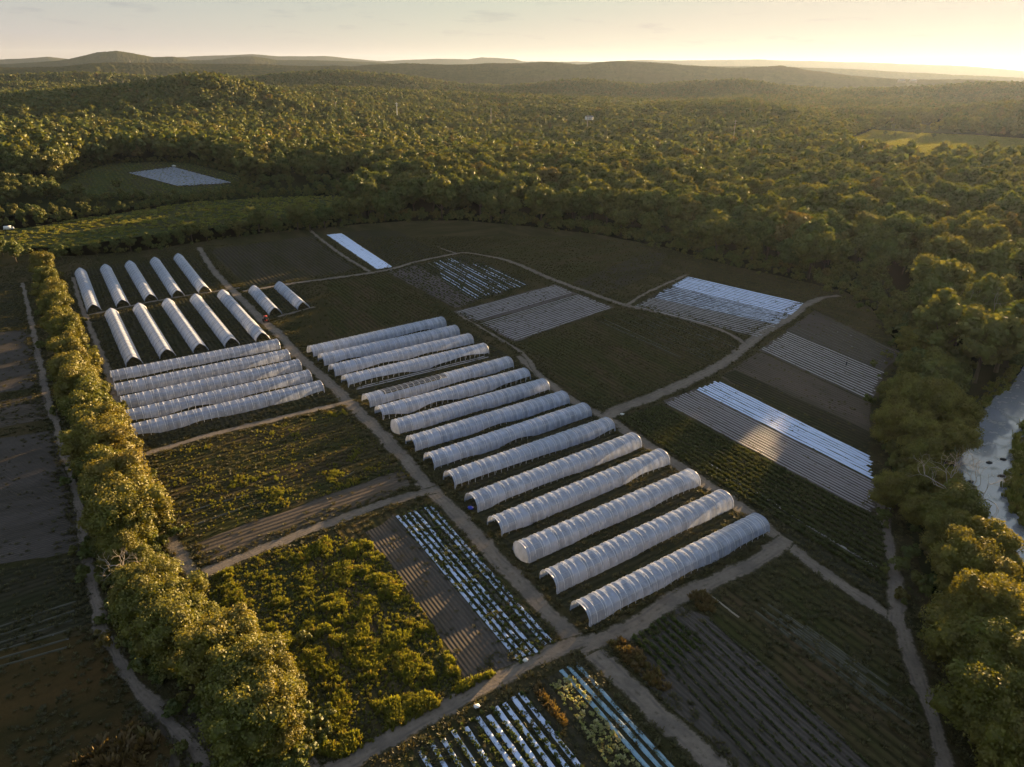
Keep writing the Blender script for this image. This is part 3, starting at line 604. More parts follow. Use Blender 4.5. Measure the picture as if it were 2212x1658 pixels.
MAIN = [((677, 773), (963.5, 706)), ((701, 791), (993, 725)), ((724.5, 815), (1023, 744)), ((753, 839), (1056, 766)), ((799.5, 882), (1109, 796)), ((828, 909), (1146, 822)), ((864, 940), (1187, 846)), ((898, 977), (1230, 874)), ((938.6, 1016), (1277, 901)), ((983, 1057.5), (1328, 934)), ((1032, 1108), (1385, 969)), ((1083.7, 1160.6), (1445.6, 1006)), ((1142, 1218), (1511.7, 1051.6)), ((1203, 1284), (1583, 1099)), ((1273.6, 1355.7), (1661, 1152.6))]
ML = ['long white polytunnel farthest from the bottom in the central ladder of tunnels', 'polytunnel second from the far end of the central ladder', 'polytunnel third from the far end of the central ladder, with wavy lower edge', 'polytunnel fourth from the far end of the ladder, beside two thin white lines',
 'polytunnel with a dark uncovered stretch in its middle', 'polytunnel with scalloped lower edge just below the partly uncovered one', 'polytunnel with a rounded closed end at the main track, seventh in the ladder', 'polytunnel with white plastic strips on its lower side, eighth in the ladder',
 'polytunnel with white plastic strips along its upper side, ninth in the ladder', 'polytunnel just below the one beside the white strips, tenth in the ladder', 'polytunnel with the blue tarp at its open end', 'polytunnel fourth from the bottom of the ladder, open at the track', 'polytunnel with sunlit rounded closed end by the track, third from the bottom', 'polytunnel second from the bottom of the central ladder', 'nearest and largest-looking polytunnel at the bottom of the ladder by the crossroads']
dT = np.array([math.sin(R_(53.8)), math.cos(R_(53.8))]); nT = np.array([-dT[1], dT[0]])   # nT points to the far-left side
WT = 5.3
for k, (a, b) in enumerate(MAIN):
    a, b = G(*a), G(*b); c0, c1 = a+nT*WT/2, b+nT*WT/2
    tunnel(c0, c1, WT, 3.15, 'round', ML[k], 'central ladder of polytunnels', 10+k, closed=(k in (6, 12), k in (12,)), torn=(k == 4), roll=(.3, [.5, .45, .6, .9, .3, .9, .35, .35, .5, .7, .5, .6, .4, .35, .45][k]))
DD = [((705, 900), (1755, 688)), ((740, 965), (1818, 755)), ((775, 1045), (1890, 820)), ((835, 1145), (1955, 890)), ((852, 1255), (2030, 960))]
for k, (a, b) in enumerate(DD):
    b = G(*T(4, b)[0]); a = b - dT*52; c0, c1 = a+nT*2.6, b+nT*2.6
    tunnel(c0, c1, 5.0, 3.0, 'round', ['polytunnel running just below the two upright rows, topmost of five', 'second from the top of the five crosswise tunnels by the tree row', 'middle one of the five crosswise tunnels by the tree row', 'fourth of the five crosswise tunnels by the tree row', 'lowest of the five crosswise tunnels, wavy edge above the grassy track'][k], 'five crosswise polytunnels by the tree row', 40+k, mat=FILM2, roll=(.2, [.4, .15, .1, .5, .7][k]))
AB = [((580, 405), (497, 175)), ((762, 375), (655, 152)), ((937, 340), (808, 130)), ((1108, 316), (965, 108)), ((1275, 290), (1112, 85)), ((830, 732), (690, 427)), ((1040, 685), (865, 395)), ((1248, 650), (1045, 366)), ((1445, 615), (1220, 338)), ((1638, 582), (1390, 311)), ((1718, 425), (1585, 285)), ((1895, 390), (1745, 260))]
ABL = [f'{o_} pointed tunnel from the tree row in the {r_} upright row' for r_ in ('upper', 'lower') for o_ in ORD[:5]] + ['left one of the two short tunnels beyond the main track', 'right one of the two short tunnels beyond the main track']
for k, (a, b) in enumerate(AB):
    a, b = G(*T(4, a)[0], 3.0), G(*T(4, b)[0], 3.0)
    tunnel(a, b, 4.9, 3.0, 'gothic', ABL[k], 'upper row of pointed tunnels' if k < 5 else 'lower row of pointed tunnels' if k < 10 else 'two short tunnels beyond the main track', 60+k, closed=(False, True), roll=(.3, .3))
# white strips between two tunnels, thin lines by the fourth
rows(*T(5, (590, 1345), (640, 1375), (1500, 1052), (1545, 1070)), 3, .85, MSOLID, 'white plastic strip between the eighth and ninth ladder tunnels', 'from the eighth', group='white strips between the tunnels', jag=.8)
rows(*T(5, (155, 930), (175, 945), (985, 725), (1010, 740)), 2, .3, MTHIN, 'thin white line below the fourth ladder tunnel', 'from that tunnel', group='thin lines below the fourth tunnel', jag=3)

# ------------------------------------------------------------------ river
L = catmull(RIVC, 3.); dd = np.gradient(L, axis=0); dd /= np.hypot(*dd.T)[:, None]; nn = np.c_[-dd[:, 1], dd[:, 0]]
wv = np.interp(np.linspace(0, 1, len(L)), np.linspace(0, 1, len(RIVW)), RIVW); s = np.arange(len(L))*3.
a = L+nn*(wv+1.6*(fbm(s/9, s*0, 3, 1)-.45))[:, None]; b = L-nn*(wv+1.6*(fbm(s/9, s*0+4, 3, 2)-.45))[:, None]
n = len(L); F = np.stack([np.arange(n-1), np.arange(n-1)+n, np.arange(n-1)+n+1, np.arange(n-1)+1], 1)
tag(obj('river', mesh_from('river', np.c_[np.concatenate([a, b]), np.full(2*n, 0)], F, WATER), loc=(0, 0, .14)), kind='structure')

# ------------------------------------------------------------------ foliage prototypes
ICO = None
def ico(sub=1):
    bm = bmesh.new(); bmesh.ops.create_icosphere(bm, subdivisions=sub, radius=1); V = np.array([v.co[:] for v in bm.verts]); F = np.array([[v.index for v in f.verts] for f in bm.faces]); bm.free(); return V, F
I1 = ico(1)
def crown(name, seed, H, R, nl, per, leaf, mat, base=.22, core=True, top=1.0):
    """leaf-sized faces spread over many uneven lobes"""
    q = np.random.default_rng(seed); cs = []; rs = []
    hc = H*(1-base)/2; zc = H*base+hc
    k = 0
    while len(cs) < nl and k < 4000:
        k += 1; v = q.normal(size=3); v /= np.linalg.norm(v); rr = q.uniform(.35, .88) if len(cs) > nl*.25 else q.uniform(.0, .45)
        p = v*rr*np.array([R, R, hc]); 
        if p[2] < 0: p[:2] *= 1-.35*(-p[2]/hc)
        lr = R*q.uniform(.19, .40); p[2] = min(p[2], hc-lr*.8); p += np.array([0, 0, zc])
        if all(np.linalg.norm(p-c) > .55*(lr+r)*.8 for c, r in zip(cs, rs)): cs.append(p); rs.append(lr)
    cs = np.array(cs); rs = np.array(rs); V = []; F4 = []; F3 = []; n = 0
    if core:
        for c, r in zip(cs, rs):
            v = I1[0]*(r*.80)*(1+.18*q.normal(size=(len(I1[0]), 1)))+c; V.append(v); F3.append(I1[1]+n); n += len(v)
    for c, r in zip(cs, rs):
        m = int(per*(r/(R*.34))**2); dr = q.normal(size=(m, 3)); dr /= np.linalg.norm(dr, axis=1)[:, None]
        dr[:, 2] = np.where(dr[:, 2] < -.4, -dr[:, 2], dr[:, 2])
        P = c+dr*(r*q.uniform(.74, 1.28, (m, 1)))
        ins = (np.linalg.norm(P[:, None]-cs[None], axis=2) < rs[None]*.74).any(1); P = P[~ins]; dr = dr[~ins]; m = len(P)
        nrm = dr+q.normal(size=(m, 3))*.55; nrm /= np.linalg.norm(nrm, axis=1)[:, None]
        t = np.cross(nrm, q.normal(size=(m, 3))); t /= np.linalg.norm(t, axis=1)[:, None]; b_ = np.cross(nrm, t); s_ = leaf*q.uniform(.5, 1.3, (m, 1))/2
        quad = np.stack([P-t*s_-b_*s_*.5, P+t*s_*.8-b_*s_*.9, P+t*s_+b_*s_*.6, P-t*s_*.6+b_*s_], 1).reshape(-1, 3)
        V.append(quad); F4.append(np.arange(m*4).reshape(m, 4)+n); n += m*4
    Fs = ([np.concatenate(F3)] if F3 else []) + [np.concatenate(F4)]
    return mesh_from(name, np.concatenate(V), Fs, mat)
def trunk_mesh(seed, H, R, mat=BARK, r0=.38):
    q = np.random.default_rng(seed); m = MB_(); zt = H*.62
    m.tube([(0, 0, -.3), (.1, 0, H*.1), (q.normal()*.3, q.normal()*.3, H*.3), (q.normal()*.5, q.normal()*.5, zt)], [r0*1.3, r0, r0*.8, r0*.35], 7)
    for k in range(5):
        a = k*1.26+q.uniform(0, .8); z0 = H*q.uniform(.2, .42); e = np.array([math.cos(a)*R*.6, math.sin(a)*R*.6, z0+H*q.uniform(.2, .32)])
        m.tube([(0, 0, z0), e*np.array([.45, .45, 0])+np.array([0, 0, z0+(e[2]-z0)*.4]), e], [r0*.5, r0*.35, r0*.12], 5)
    return m.me('trunk', mat, True)
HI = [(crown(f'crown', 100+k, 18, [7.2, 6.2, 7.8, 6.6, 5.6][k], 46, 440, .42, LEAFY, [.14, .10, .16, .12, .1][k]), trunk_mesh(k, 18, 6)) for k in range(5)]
MID = [(crown(f'crown', 200+k, 18, [6.8, 6.0, 7.6, 6.4, 7.0, 5.2][k], 26, 120, .80, LEAF, [.15, .1, .2, .12, .25, .1][k]), trunk_mesh(20+k, 18, 6)) for k in range(6)]
LOW = [crown('crown', 300+k, 18, [7, 6.2, 7.8, 6.0, 8.2][k], 11, 26, 1.9, LEAF, .12) for k in range(5)]
def tree(name, p, s, protos, k, label, cat, group, rz=None, zb=None):
    z = float(terrain(np.array([p[0]]), np.array([p[1]]))[0]) if zb is None else zb
    r = empty(name, (p[0], p[1], z), rng.uniform(0, 6.28) if rz is None else rz); tag(r, label, cat, group)
    c, t = protos[k % len(protos)]; o1 = obj('crown', c, r); o2 = obj('trunk', t, r); sx_ = s*rng.uniform(.98, 1.2)
    o1.scale = (sx_, sx_*rng.uniform(.92, 1.08), s); o2.scale = (sx_, sx_, s); return r
# the golden tree row beside the tunnels: (crown centre px, scale)
ROW = [(92, 572, .78), (98, 602, .8), (108, 636, .82), (122, 664, .84), (120, 698, .86), (146, 722, .86), (150, 760, .88), (170, 800, .85), (165, 835, .85), (200, 850, .85), (190, 890, .9), (215, 925, .95), (200, 960, .9), (245, 975, .9), (232, 1015, .95), (262, 1050, .92), (240, 1085, .9), (290, 1100, .9), (262, 1140, .85), (225, 1120, .75), (335, 1262, .62), (290, 1275, .65), (380, 1300, .7), (320, 1320, .75), (415, 1340, .7), (370, 1370, .75), (520, 1380, .78), (470, 1420, .8), (555, 1450, .8), (500, 1490, .85), (590, 1480, .6), (560, 1530, .8), (520, 1570, .75), (590, 1580, .55), (305, 1210, .5), (262, 1190, .6)]
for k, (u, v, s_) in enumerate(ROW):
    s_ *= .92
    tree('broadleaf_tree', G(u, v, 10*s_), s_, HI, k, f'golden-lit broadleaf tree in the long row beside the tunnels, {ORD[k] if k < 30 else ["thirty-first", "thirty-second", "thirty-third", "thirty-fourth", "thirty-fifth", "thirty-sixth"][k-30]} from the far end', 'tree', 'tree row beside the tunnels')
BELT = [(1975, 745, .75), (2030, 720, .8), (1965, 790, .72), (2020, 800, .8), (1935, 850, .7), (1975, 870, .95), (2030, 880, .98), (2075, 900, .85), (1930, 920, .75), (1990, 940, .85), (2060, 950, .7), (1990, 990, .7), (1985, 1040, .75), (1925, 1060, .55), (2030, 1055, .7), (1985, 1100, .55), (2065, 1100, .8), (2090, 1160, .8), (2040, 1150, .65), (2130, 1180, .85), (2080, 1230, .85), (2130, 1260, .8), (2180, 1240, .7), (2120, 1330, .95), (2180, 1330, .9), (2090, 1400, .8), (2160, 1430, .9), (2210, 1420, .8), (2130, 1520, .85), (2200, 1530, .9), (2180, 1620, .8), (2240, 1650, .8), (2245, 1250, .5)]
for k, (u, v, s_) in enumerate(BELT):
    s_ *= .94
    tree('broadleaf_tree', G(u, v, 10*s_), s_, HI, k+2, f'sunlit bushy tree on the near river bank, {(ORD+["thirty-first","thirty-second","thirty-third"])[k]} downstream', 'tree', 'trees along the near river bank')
# single trees and hedgerow beyond the tunnels
HEDGE = [(30, 545, .6), (0, 530, .65), (130, 545, .45), (165, 540, .42), (205, 536, .42), (245, 530, .45), (280, 526, .45), (318, 520, .5), (352, 514, .45), (385, 508, .5), (412, 500, .62), (445, 505, .5), (480, 500, .45), (515, 495, .5), (556, 470, .95), (600, 490, .5), (640, 468, .9), (668, 476, .75), (700, 470, .8), (735, 455, .85), (770, 450, .9), (805, 442, .95), (830, 450, .9), (850, 430, 1.0)]
for k, (u, v, s_) in enumerate(HEDGE):
    lb = {14: 'lone tall tree with sunlit top standing before the striped grass field', 16: 'tall tree with a sunlit tip right of the lone tree in the hedgerow', 10: 'small pointed tree with sunlit tip in the low hedgerow'}.get(k, f'dark hedgerow tree behind the upright tunnels, {ORD[k]} from the left end')
    tree('hedgerow_tree', G(u, v, 9*s_), s_, MID, k, lb, 'tree', 'hedgerow behind the upright tunnels')
for k, (u, v) in enumerate(T(3, (1340, 850), (1400, 855), (1540, 850), (1570, 830), (1642, 868))):
    tree('field_tree', G(u, v, 0), [.45, .4, .6, .75, .5][k], MID, k, f'tree standing out in the sunlit far meadow, {ORD[k]} from its wooded end', 'tree', 'trees standing in the far meadow')
tree('field_tree', G(*T(1, (740, 1190))[0]), .5, MID, 2, 'small golden tree standing at the edge of the hidden left field', 'tree', None)

# ---- forest points
sp = 13.2
gx, gy = np.meshgrid(np.arange(-2600, 2700, sp), np.arange(-150, 3100, sp), indexing='ij'); P = np.c_[gx.ravel(), gy.ravel()]; P[:, 0] += (np.arange(len(P)) % 2)*0
P = P+rng.uniform(-.42, .42, P.shape)*sp
r = np.hypot(*P.T); th = np.arctan2(P[:, 0], P[:, 1])
keep = (r < 3050) & (r > 60) & (((th > R_(-41)) & (th < R_(41))) | ((th > 0) & (th < R_(80)) & (r < 620)))
keep &= rng.random(len(P)) < .92
P = P[keep]
GAP = GP([(-350, 620), (60, 560), (430, 530), (700, 500), (765, 475), (700, 450), (400, 480), (0, 520), (-350, 570)])
for poly in (GAP, FARM, STRIP, BLUEF, MEAD, MEADU): P = P[~inpoly(P, poly)]
P = P[distpoly(P, L, False) > 9.5]; P = P[~inpoly(P, MARSH)]
gp_ = G(1570, 1010); sdv = np.array([math.sin(SUN_AZ), math.cos(SUN_AZ)]); rel = P-gp_; al = rel @ sdv; pe = np.abs(rel @ np.array([sdv[1], -sdv[0]])); P = P[~((al > 0) & (al < 235) & (pe < 8.5))]
P = P[~((distpoly(P, FARM) < 4))]
P = P[~((P[:, 0] < -100) & (P[:, 1] < 420) & (distpoly(P, FARM) > 0) & (P[:, 0]+.8*P[:, 1] < -10))]
bp = np.array([G(u, v, 10*s_) for u, v, s_ in BELT+HEDGE]); P = P[(np.linalg.norm(P[:, None]-bp[None], axis=2).min(1) > 6.5)]
r = np.hypot(*P.T); th = np.arctan2(P[:, 0], P[:, 1]); Z = terrain(P[:, 0], P[:, 1])
S = (.62+.75*rng.random(len(P))**1.1+.25*(rng.random(len(P)) < .12))*np.where((P[:, 0] > 95) & (P[:, 1] < 420), .98, 1.16)*(.98+.34*fbm(P[:, 0]/70, P[:, 1]/70, 2, 6)); ef = distpoly(P, FARM); eb = distpoly(P, BLUEF); inb = (eb < 70) & (P[:, 1] < BLUEF[:, 1].min()+60) & (r < 800); S = np.minimum(S, 1.5); S = np.where(inb, S*.5, S); S = np.where((distpoly(P, STRIP) < 75) & (P[:, 0] < -110), np.minimum(S, 1)*.48, S)
# which are in view, nearest first
Q = np.c_[P, Z+12]-np.array([0, 0, CAMH]); zf = Q @ FW; uu = PW/2+FPX*(Q @ RT)/zf; vv = PH/2-FPX*(Q @ UP)/zf
vis = (zf > 0) & (uu > -20) & (uu < PW+20) & (vv < PH+30)
order = np.argsort(np.where(vis, r, 1e9)); NI = 300-len(ROW)-len(BELT)-len(HEDGE)-8
ind = order[:NI]; rest = np.setdiff1d(np.arange(len(P)), ind)
for j, i in enumerate(ind):
    side = 'left' if P[i, 0] < -60 else 'right'
    reg = ('river wood at the right edge' if P[i, 0] > 110 else 'forest edge behind the fields' if P[i, 0] > -60 else 'wood beyond the hedgerow at the upper left')
    tree('forest_tree', P[i], float(S[i]), MID, j, f'broadleaf tree among the {reg}', 'tree', f'trees of the {reg}', zb=float(Z[i]))
# ---- instancing of what nobody could count
def proto_coll(name, meshes):
    c = bpy.data.collections.new(name)
    for k, m in enumerate(meshes):
        o = bpy.data.objects.new(f'{name}_{k:02d}', m); c.objects.link(o)
    return c
def scatter(name, pts, scl, coll, nproto, label=None, cat=None, zs=None, tilt=0.):
    n = len(pts); me = bpy.data.meshes.new(name); me.vertices.add(n); me.vertices.foreach_set('co', np.asarray(pts, np.float32).ravel())
    a = me.attributes.new('scl', 'FLOAT_VECTOR', 'POINT'); s3 = np.stack([scl, scl, scl if zs is None else zs], 1).astype(np.float32); a.data.foreach_set('vector', s3.ravel())
    a = me.attributes.new('rot', 'FLOAT_VECTOR', 'POINT'); a.data.foreach_set('vector', np.stack([rng.normal(size=n)*tilt, rng.normal(size=n)*tilt, rng.uniform(0, 6.28, n)], 1).astype(np.float32).ravel())
    a = me.attributes.new('idx', 'INT', 'POINT'); a.data.foreach_set('value', rng.integers(0, nproto, n).astype(np.int32))
    o = obj(name, me); g = bpy.data.node_groups.new(name, 'GeometryNodeTree')
    g.interface.new_socket('Geometry', in_out='INPUT', socket_type='NodeSocketGeometry'); g.interface.new_socket('Geometry', in_out='OUTPUT', socket_type='NodeSocketGeometry')
    gi = N(g, 'NodeGroupInput'); go = N(g, 'NodeGroupOutput'); ip = N(g, 'GeometryNodeInstanceOnPoints'); ci = N(g, 'GeometryNodeCollectionInfo')
    ci.inputs['Collection'].default_value = coll; ci.inputs['Separate Children'].default_value = True; ci.inputs['Reset Children'].default_value = True
    ip.inputs['Pick Instance'].default_value = True
    def att(nm, ty): x_ = N(g, 'GeometryNodeInputNamedAttribute', data_type=ty); x_.inputs[0].default_value = nm; return x_.outputs[0]
    e2r = N(g, 'FunctionNodeEulerToRotation'); g.links.new(att('rot', 'FLOAT_VECTOR'), e2r.inputs[0])
    g.links.new(gi.outputs[0], ip.inputs['Points']); g.links.new(ci.outputs[0], ip.inputs['Instance']); g.links.new(att('idx', 'INT'), ip.inputs['Instance Index'])
    g.links.new(e2r.outputs[0], ip.inputs['Rotation']); g.links.new(att('scl', 'FLOAT_VECTOR'), ip.inputs['Scale']); g.links.new(ip.outputs[0], go.inputs[0])
    m = o.modifiers.new('scatter', 'NODES'); m.node_group = g
    tag(o, label, cat, kind='stuff'); return o
cm_ = proto_coll('mid_trees', [m for m, _ in MID]); cl_ = proto_coll('low_trees', LOW)
near = rest[r[rest] < 750]; farr = rest[r[rest] >= 750]
scatter('woodland', np.c_[P[near], Z[near]], S[near]*1.14, cm_, 6, 'dense broadleaf woodland around the farm and along the river', 'woodland', zs=S[near])
scatter('forest', np.c_[P[farr], Z[farr]], S[farr]*1.2, cl_, 5, 'broadleaf forest rolling away to the hills', 'forest', zs=S[farr]*1.05)
# ---- far canopy past 3 km
x, y, nr, na = polar_grid(2950., 16000, 1.0048, R_(-42), R_(42), 1500)
cell = 15.
def domes(x, y, cell, s):
    ix = np.floor(x/cell); iy = np.floor(y/cell); best = np.full(x.shape, 9.)
    for a in (-1, 0, 1):
        for b in (-1, 0, 1):
            jx = ix+a; jy = iy+b; px = (jx+.15+.7*hsh(jx, jy, s))*cell; py = (jy+.15+.7*hsh(jx, jy, s+1))*cell
            best = np.minimum(best, np.hypot(x-px, y-py)/cell/(.55+.3*hsh(jx, jy, s+2)))
    return np.sqrt(np.clip(1-best**2, 0, 1))
rr = np.hypot(x, y)
z = terrain(x, y)+8+8*domes(x, y, 17., 3)+6*(fbm(x/60, y/60, 2, 4)-.5)
tag(obj('forest', mesh_from('forest', np.stack([x.ravel(), y.ravel(), z.ravel()], 1), grid_faces(nr, na)[:, ::-1], CANOPY)), 'hazy forest covering the distant ridges', 'forest', kind='stuff')

# ------------------------------------------------------------------ weeds, grass and crops
def tuft(seed, n, h, w, mat, wide=.12):
    q = np.random.default_rng(seed); V = []; 
    for k in range(n):
        a = q.uniform(0, 6.28); r0 = q.uniform(0, w*.5); b = np.array([math.cos(a)*r0, math.sin(a)*r0, 0]); o_ = np.array([math.cos(a), math.sin(a), 0])*q.uniform(.1, .5)*w
        hh = h*q.uniform(.4, 1.1); t = np.array([-math.sin(a+q.normal()), math.cos(a), 0])*wide*q.uniform(.6, 1.4); mi = b+o_*.5+np.array([0, 0, hh*.65]); tp = b+o_+np.array([0, 0, hh])
        V += [b-t*.5, b+t*.5, mi+t, mi-t, tp+t*.5, tp-t*.5]
    V = np.array(V); i = np.arange(n)*6; F = np.concatenate([np.stack([i, i+1, i+2, i+3], 1), np.stack([i+3, i+2, i+4, i+5], 1)])
    return mesh_from('tuft', V, F, mat)
GT = proto_coll('weed_tufts', [tuft(k, 36, 1.0, .75, LEAFW, .085) for k in range(4)] + [crown('bush', 500+k, 1.3, .7, 6, 26, .22, LEAFW, 0, False) for k in range(3)])
GG = proto_coll('grass_tufts', [tuft(20+k, 30, .35, 1.2, LEAFS, .09) for k in range(4)])
GC = proto_coll('crop_plants', [tuft(40+k, 18, .5, .8, LEAFG, .16) for k in range(4)])
GK = proto_coll('dark_crop_plants', [tuft(90+k, 20, .45, .8, LEAFDK, .15) for k in range(3)])
GD = proto_coll('dry_tufts', [tuft(60+k, 30, .8, 1.0, LEAFD, .10) for k in range(3)])
GL = proto_coll('lettuce_plants', [tuft(80+k, 14, .3, .7, LEAFL, .16) for k in range(3)])
def scat_poly(poly, dens, px=True, edge=0):
    Pp = GP(poly) if px else np.array(poly); lo, hi = Pp.min(0), Pp.max(0); n = int(dens*np.prod(hi-lo)); q = rng.uniform(lo, hi, (n, 2)); q = q[inpoly(q, Pp)]; return q
def z0(q, z=.02): return np.c_[q, np.full(len(q), z)]
def mod(q, s, seed, lo=.42, hi=.6): return sstep(lo, hi, fbm(q[:, 0]/s, q[:, 1]/s, 3, seed))
# tall weeds of the bottom field, growing in rough rows
q = scat_poly([(435, 1262), (560, 1200), (740, 1160), (800, 1178), (850, 1225), (900, 1300), (930, 1350), (975, 1420), (1000, 1480), (1080, 1452), (960, 1520), (740, 1640), (660, 1630), (600, 1540), (540, 1440)], 11.)
c = q @ np.array([d147[1], -d147[0]]); rowm = .5+.5*np.sin(c*2*math.pi/6.5+6*fbm(q[:, 0]/12, q[:, 1]/12, 2, 1)); den = .22+.78*np.clip(.25*rowm-.1+1.35*mod(q, 3.2, 3, .36, .58)*(.35+.65*mod(q, 16, 30, .3, .55)), 0, 1); kq = rng.random(len(q)) < den
q = q[kq]; sz = (.20+.62*den[kq])*rng.uniform(.6, 1.4, len(q)); scatter('tall_weeds', z0(q), sz, GT, 4, 'tall sunlit green weeds filling the bottom centre field', 'weeds', tilt=.12)
q = scat_poly([(320, 990), (740, 885), (900, 1045), (860, 1020), (420, 1165), (400, 1170), (360, 1090)], 5.); m = mod(q, 10, 8, .35, .6); m = m*mod(q, 2.5, 31, .35, .6); kq = rng.random(len(q)) < .08+.9*m; q = q[kq]
scatter('weeds', z0(q), rng.uniform(.25, .65, len(q))*(.6+.5*m[kq]), GT, 4, 'rough weeds in the field left of the main track', 'weeds', tilt=.1)
# low grass over the farm
q = scat_poly(FARM, 1.0, False); rq = np.hypot(*q.T); kq = (rq < 420) & (np.abs(np.arctan2(q[:, 0], q[:, 1])) < R_(45)); q = q[kq]
dt = np.full(len(q), 1e9)
for Lt, wt in TRACKS: dt = np.minimum(dt, distpoly(q, Lt[::3], False)-wt)
BARE = [T(5, (360, 198), (560, 160), (910, 385), (800, 430)), T(5, (790, 452), (1415, 280), (1785, 425), (1165, 640)), [(1375, 660), (1484, 597), (1738, 656), (1636, 731)], [(1640, 757), (1760, 671), (1945, 762), (1884, 870)], [(1555, 815), (1640, 760), (1884, 872), (1870, 978)], [(1432, 868), (1550, 815), (1890, 988), (1905, 1112), (1830, 1085)], [(1318, 1392), (1470, 1310), (1530, 1330), (1900, 1670), (1610, 1670), (1400, 1480)], [(405, 1178), (870, 1015), (885, 1050), (560, 1180)], [(790, 1150), (850, 1112), (1125, 1438), (1010, 1490), (950, 1370)], [(706, 508), (738, 505), (848, 578), (816, 583)], [(447, 541), (680, 509), (790, 578), (533, 621)], [(-160, 735), (60, 712), (95, 835), (-200, 880)], [(-260, 985), (125, 930), (180, 1190), (-300, 1270)]]
kq = dt > .35
for bb in BARE: kq &= ~inpoly(q, GP(bb))
q = q[kq]; kq = rng.random(len(q)) < .35+.65*mod(q, 14, 12); q = q[kq]
scatter('grass', z0(q), rng.uniform(.35, 1.0, len(q)), GG, 4, 'rough grass and low weeds between fields and tracks', 'grass', tilt=.1)
# verge grass denser right at track edges
vg = []
for Lt, wt in TRACKS:
    dd = np.gradient(Lt, axis=0); dd /= np.hypot(*dd.T)[:, None]; nn2 = np.c_[-dd[:, 1], dd[:, 0]]
    for sg in (-1, 1):
        for rep in range(5): vg.append(Lt+nn2*sg*(wt+rng.exponential(.8, len(Lt))+.1)[:, None]+rng.normal(size=Lt.shape)*.8)
vg = np.concatenate(vg); kq = np.ones(len(vg), bool)
for Lt, wt in TRACKS: kq &= distpoly(vg, Lt[::2], False) > wt*.9
vg = vg[kq & (np.hypot(*vg.T) < 420)]; scatter('verge_grass', z0(vg), rng.uniform(.5, 1.2, len(vg)), GG, 4, 'grass verges along the dirt tracks', 'grass', tilt=.1)
def crop_rows(name, a0, a1, b0, b1, n, step, coll, npr, s, label, cat, px=True, miss=.1, jit=.12):
    if px: a0, a1, b0, b1 = G(*a0), G(*a1), G(*b0), G(*b1)
    out = []
    for k in range(n):
        f = (k+.5)/n; a = a0+(a1-a0)*f; b = b0+(b1-b0)*f; m = int(np.hypot(*(b-a))/step); t = (np.arange(m)+.5)/m; q = a+(b-a)*t[:, None]+rng.normal(size=(m, 2))*jit; out.append(q[rng.random(m) > miss])
    q = np.concatenate(out); scatter(name, z0(q, .12), s*rng.uniform(.7, 1.25, len(q)), coll, npr, label, cat, tilt=.1)
crop_rows('crop_plants', (1430, 877), (1335, 907), (1905, 1125), (1915, 1275), 11, .42, GK, 3, 1.0, 'leafy green crop rows of the dark field beside the secondary track', 'crop')
crop_rows('crop_plants', *T(8, (1880, 850), (2150, 700)), *T(8, (2100, 1075), (2340, 880)), 7, .3, GC, 4, .75, 'thin bright green seedling rows by the dry clump', 'crop', miss=.2)
crop_rows('crop_plants', *T(8, (1390, 1145), (1530, 1085)), *T(8, (1750, 1658), (1960, 1658)), 4, .33, GL, 3, .85, 'pale flowering rows between the white and netted beds', 'crop', miss=.25, jit=.16)
crop_rows('crop_plants', (893, 1623), (1132, 1490), tuple(G(893, 1623)+d147*24) , tuple(G(1132, 1490)+d147*28), 11, .5, GC, 4, .7, 'leafy plants growing through the white beds at the bottom', 'crop', miss=.35) if False else None
a0, a1 = G(893, 1623), G(1132, 1490)
crop_rows('crop_plants', a0, a1, a0+d147*24, a1+d147*28, 11, .42, GC, 4, .7, 'leafy plants growing through the white beds at the bottom', 'crop', px=False, miss=.4, jit=.2)
a0, a1 = G(852, 1116), G(935, 1090)
crop_rows('crop_plants', a0, a1, G(1120, 1436), G(1200, 1388), 7, .5, GC, 4, .65, 'weedy plants on the tattered beds by the main track', 'crop', px=False, miss=.35, jit=.3)
crop_rows('crop_plants', (1400, 1400), (1540, 1335), (1640, 1680), (1900, 1660), 9, .26, GK, 3, .42, 'thin dark green rows on the lower-right soil field', 'crop', miss=.12, jit=.08)
crop_rows('crop_plants', *T(5, (360, 200), (860, 100)), *T(5, (800, 428), (1258, 285)), 22, .8, GK, 3, .8, 'weedy growth between the torn beds by the track fork', 'crop', miss=.45, jit=.3)
q = np.concatenate([scat_poly(b_, .12) for b_ in BARE]); scatter('stray_weeds', z0(q), rng.uniform(.3, .8, len(q)), GG, 4, 'stray weeds on the bare plots', 'weeds', tilt=.1)
crop_rows('crop_plants', *T(5, (1640, 500), (2000, 420)), (1540, 790), (1600, 752), 10, .9, GG, 4, 1.0, 'low plants in rows of the weedy centre field', 'crop', miss=.3, jit=.3)
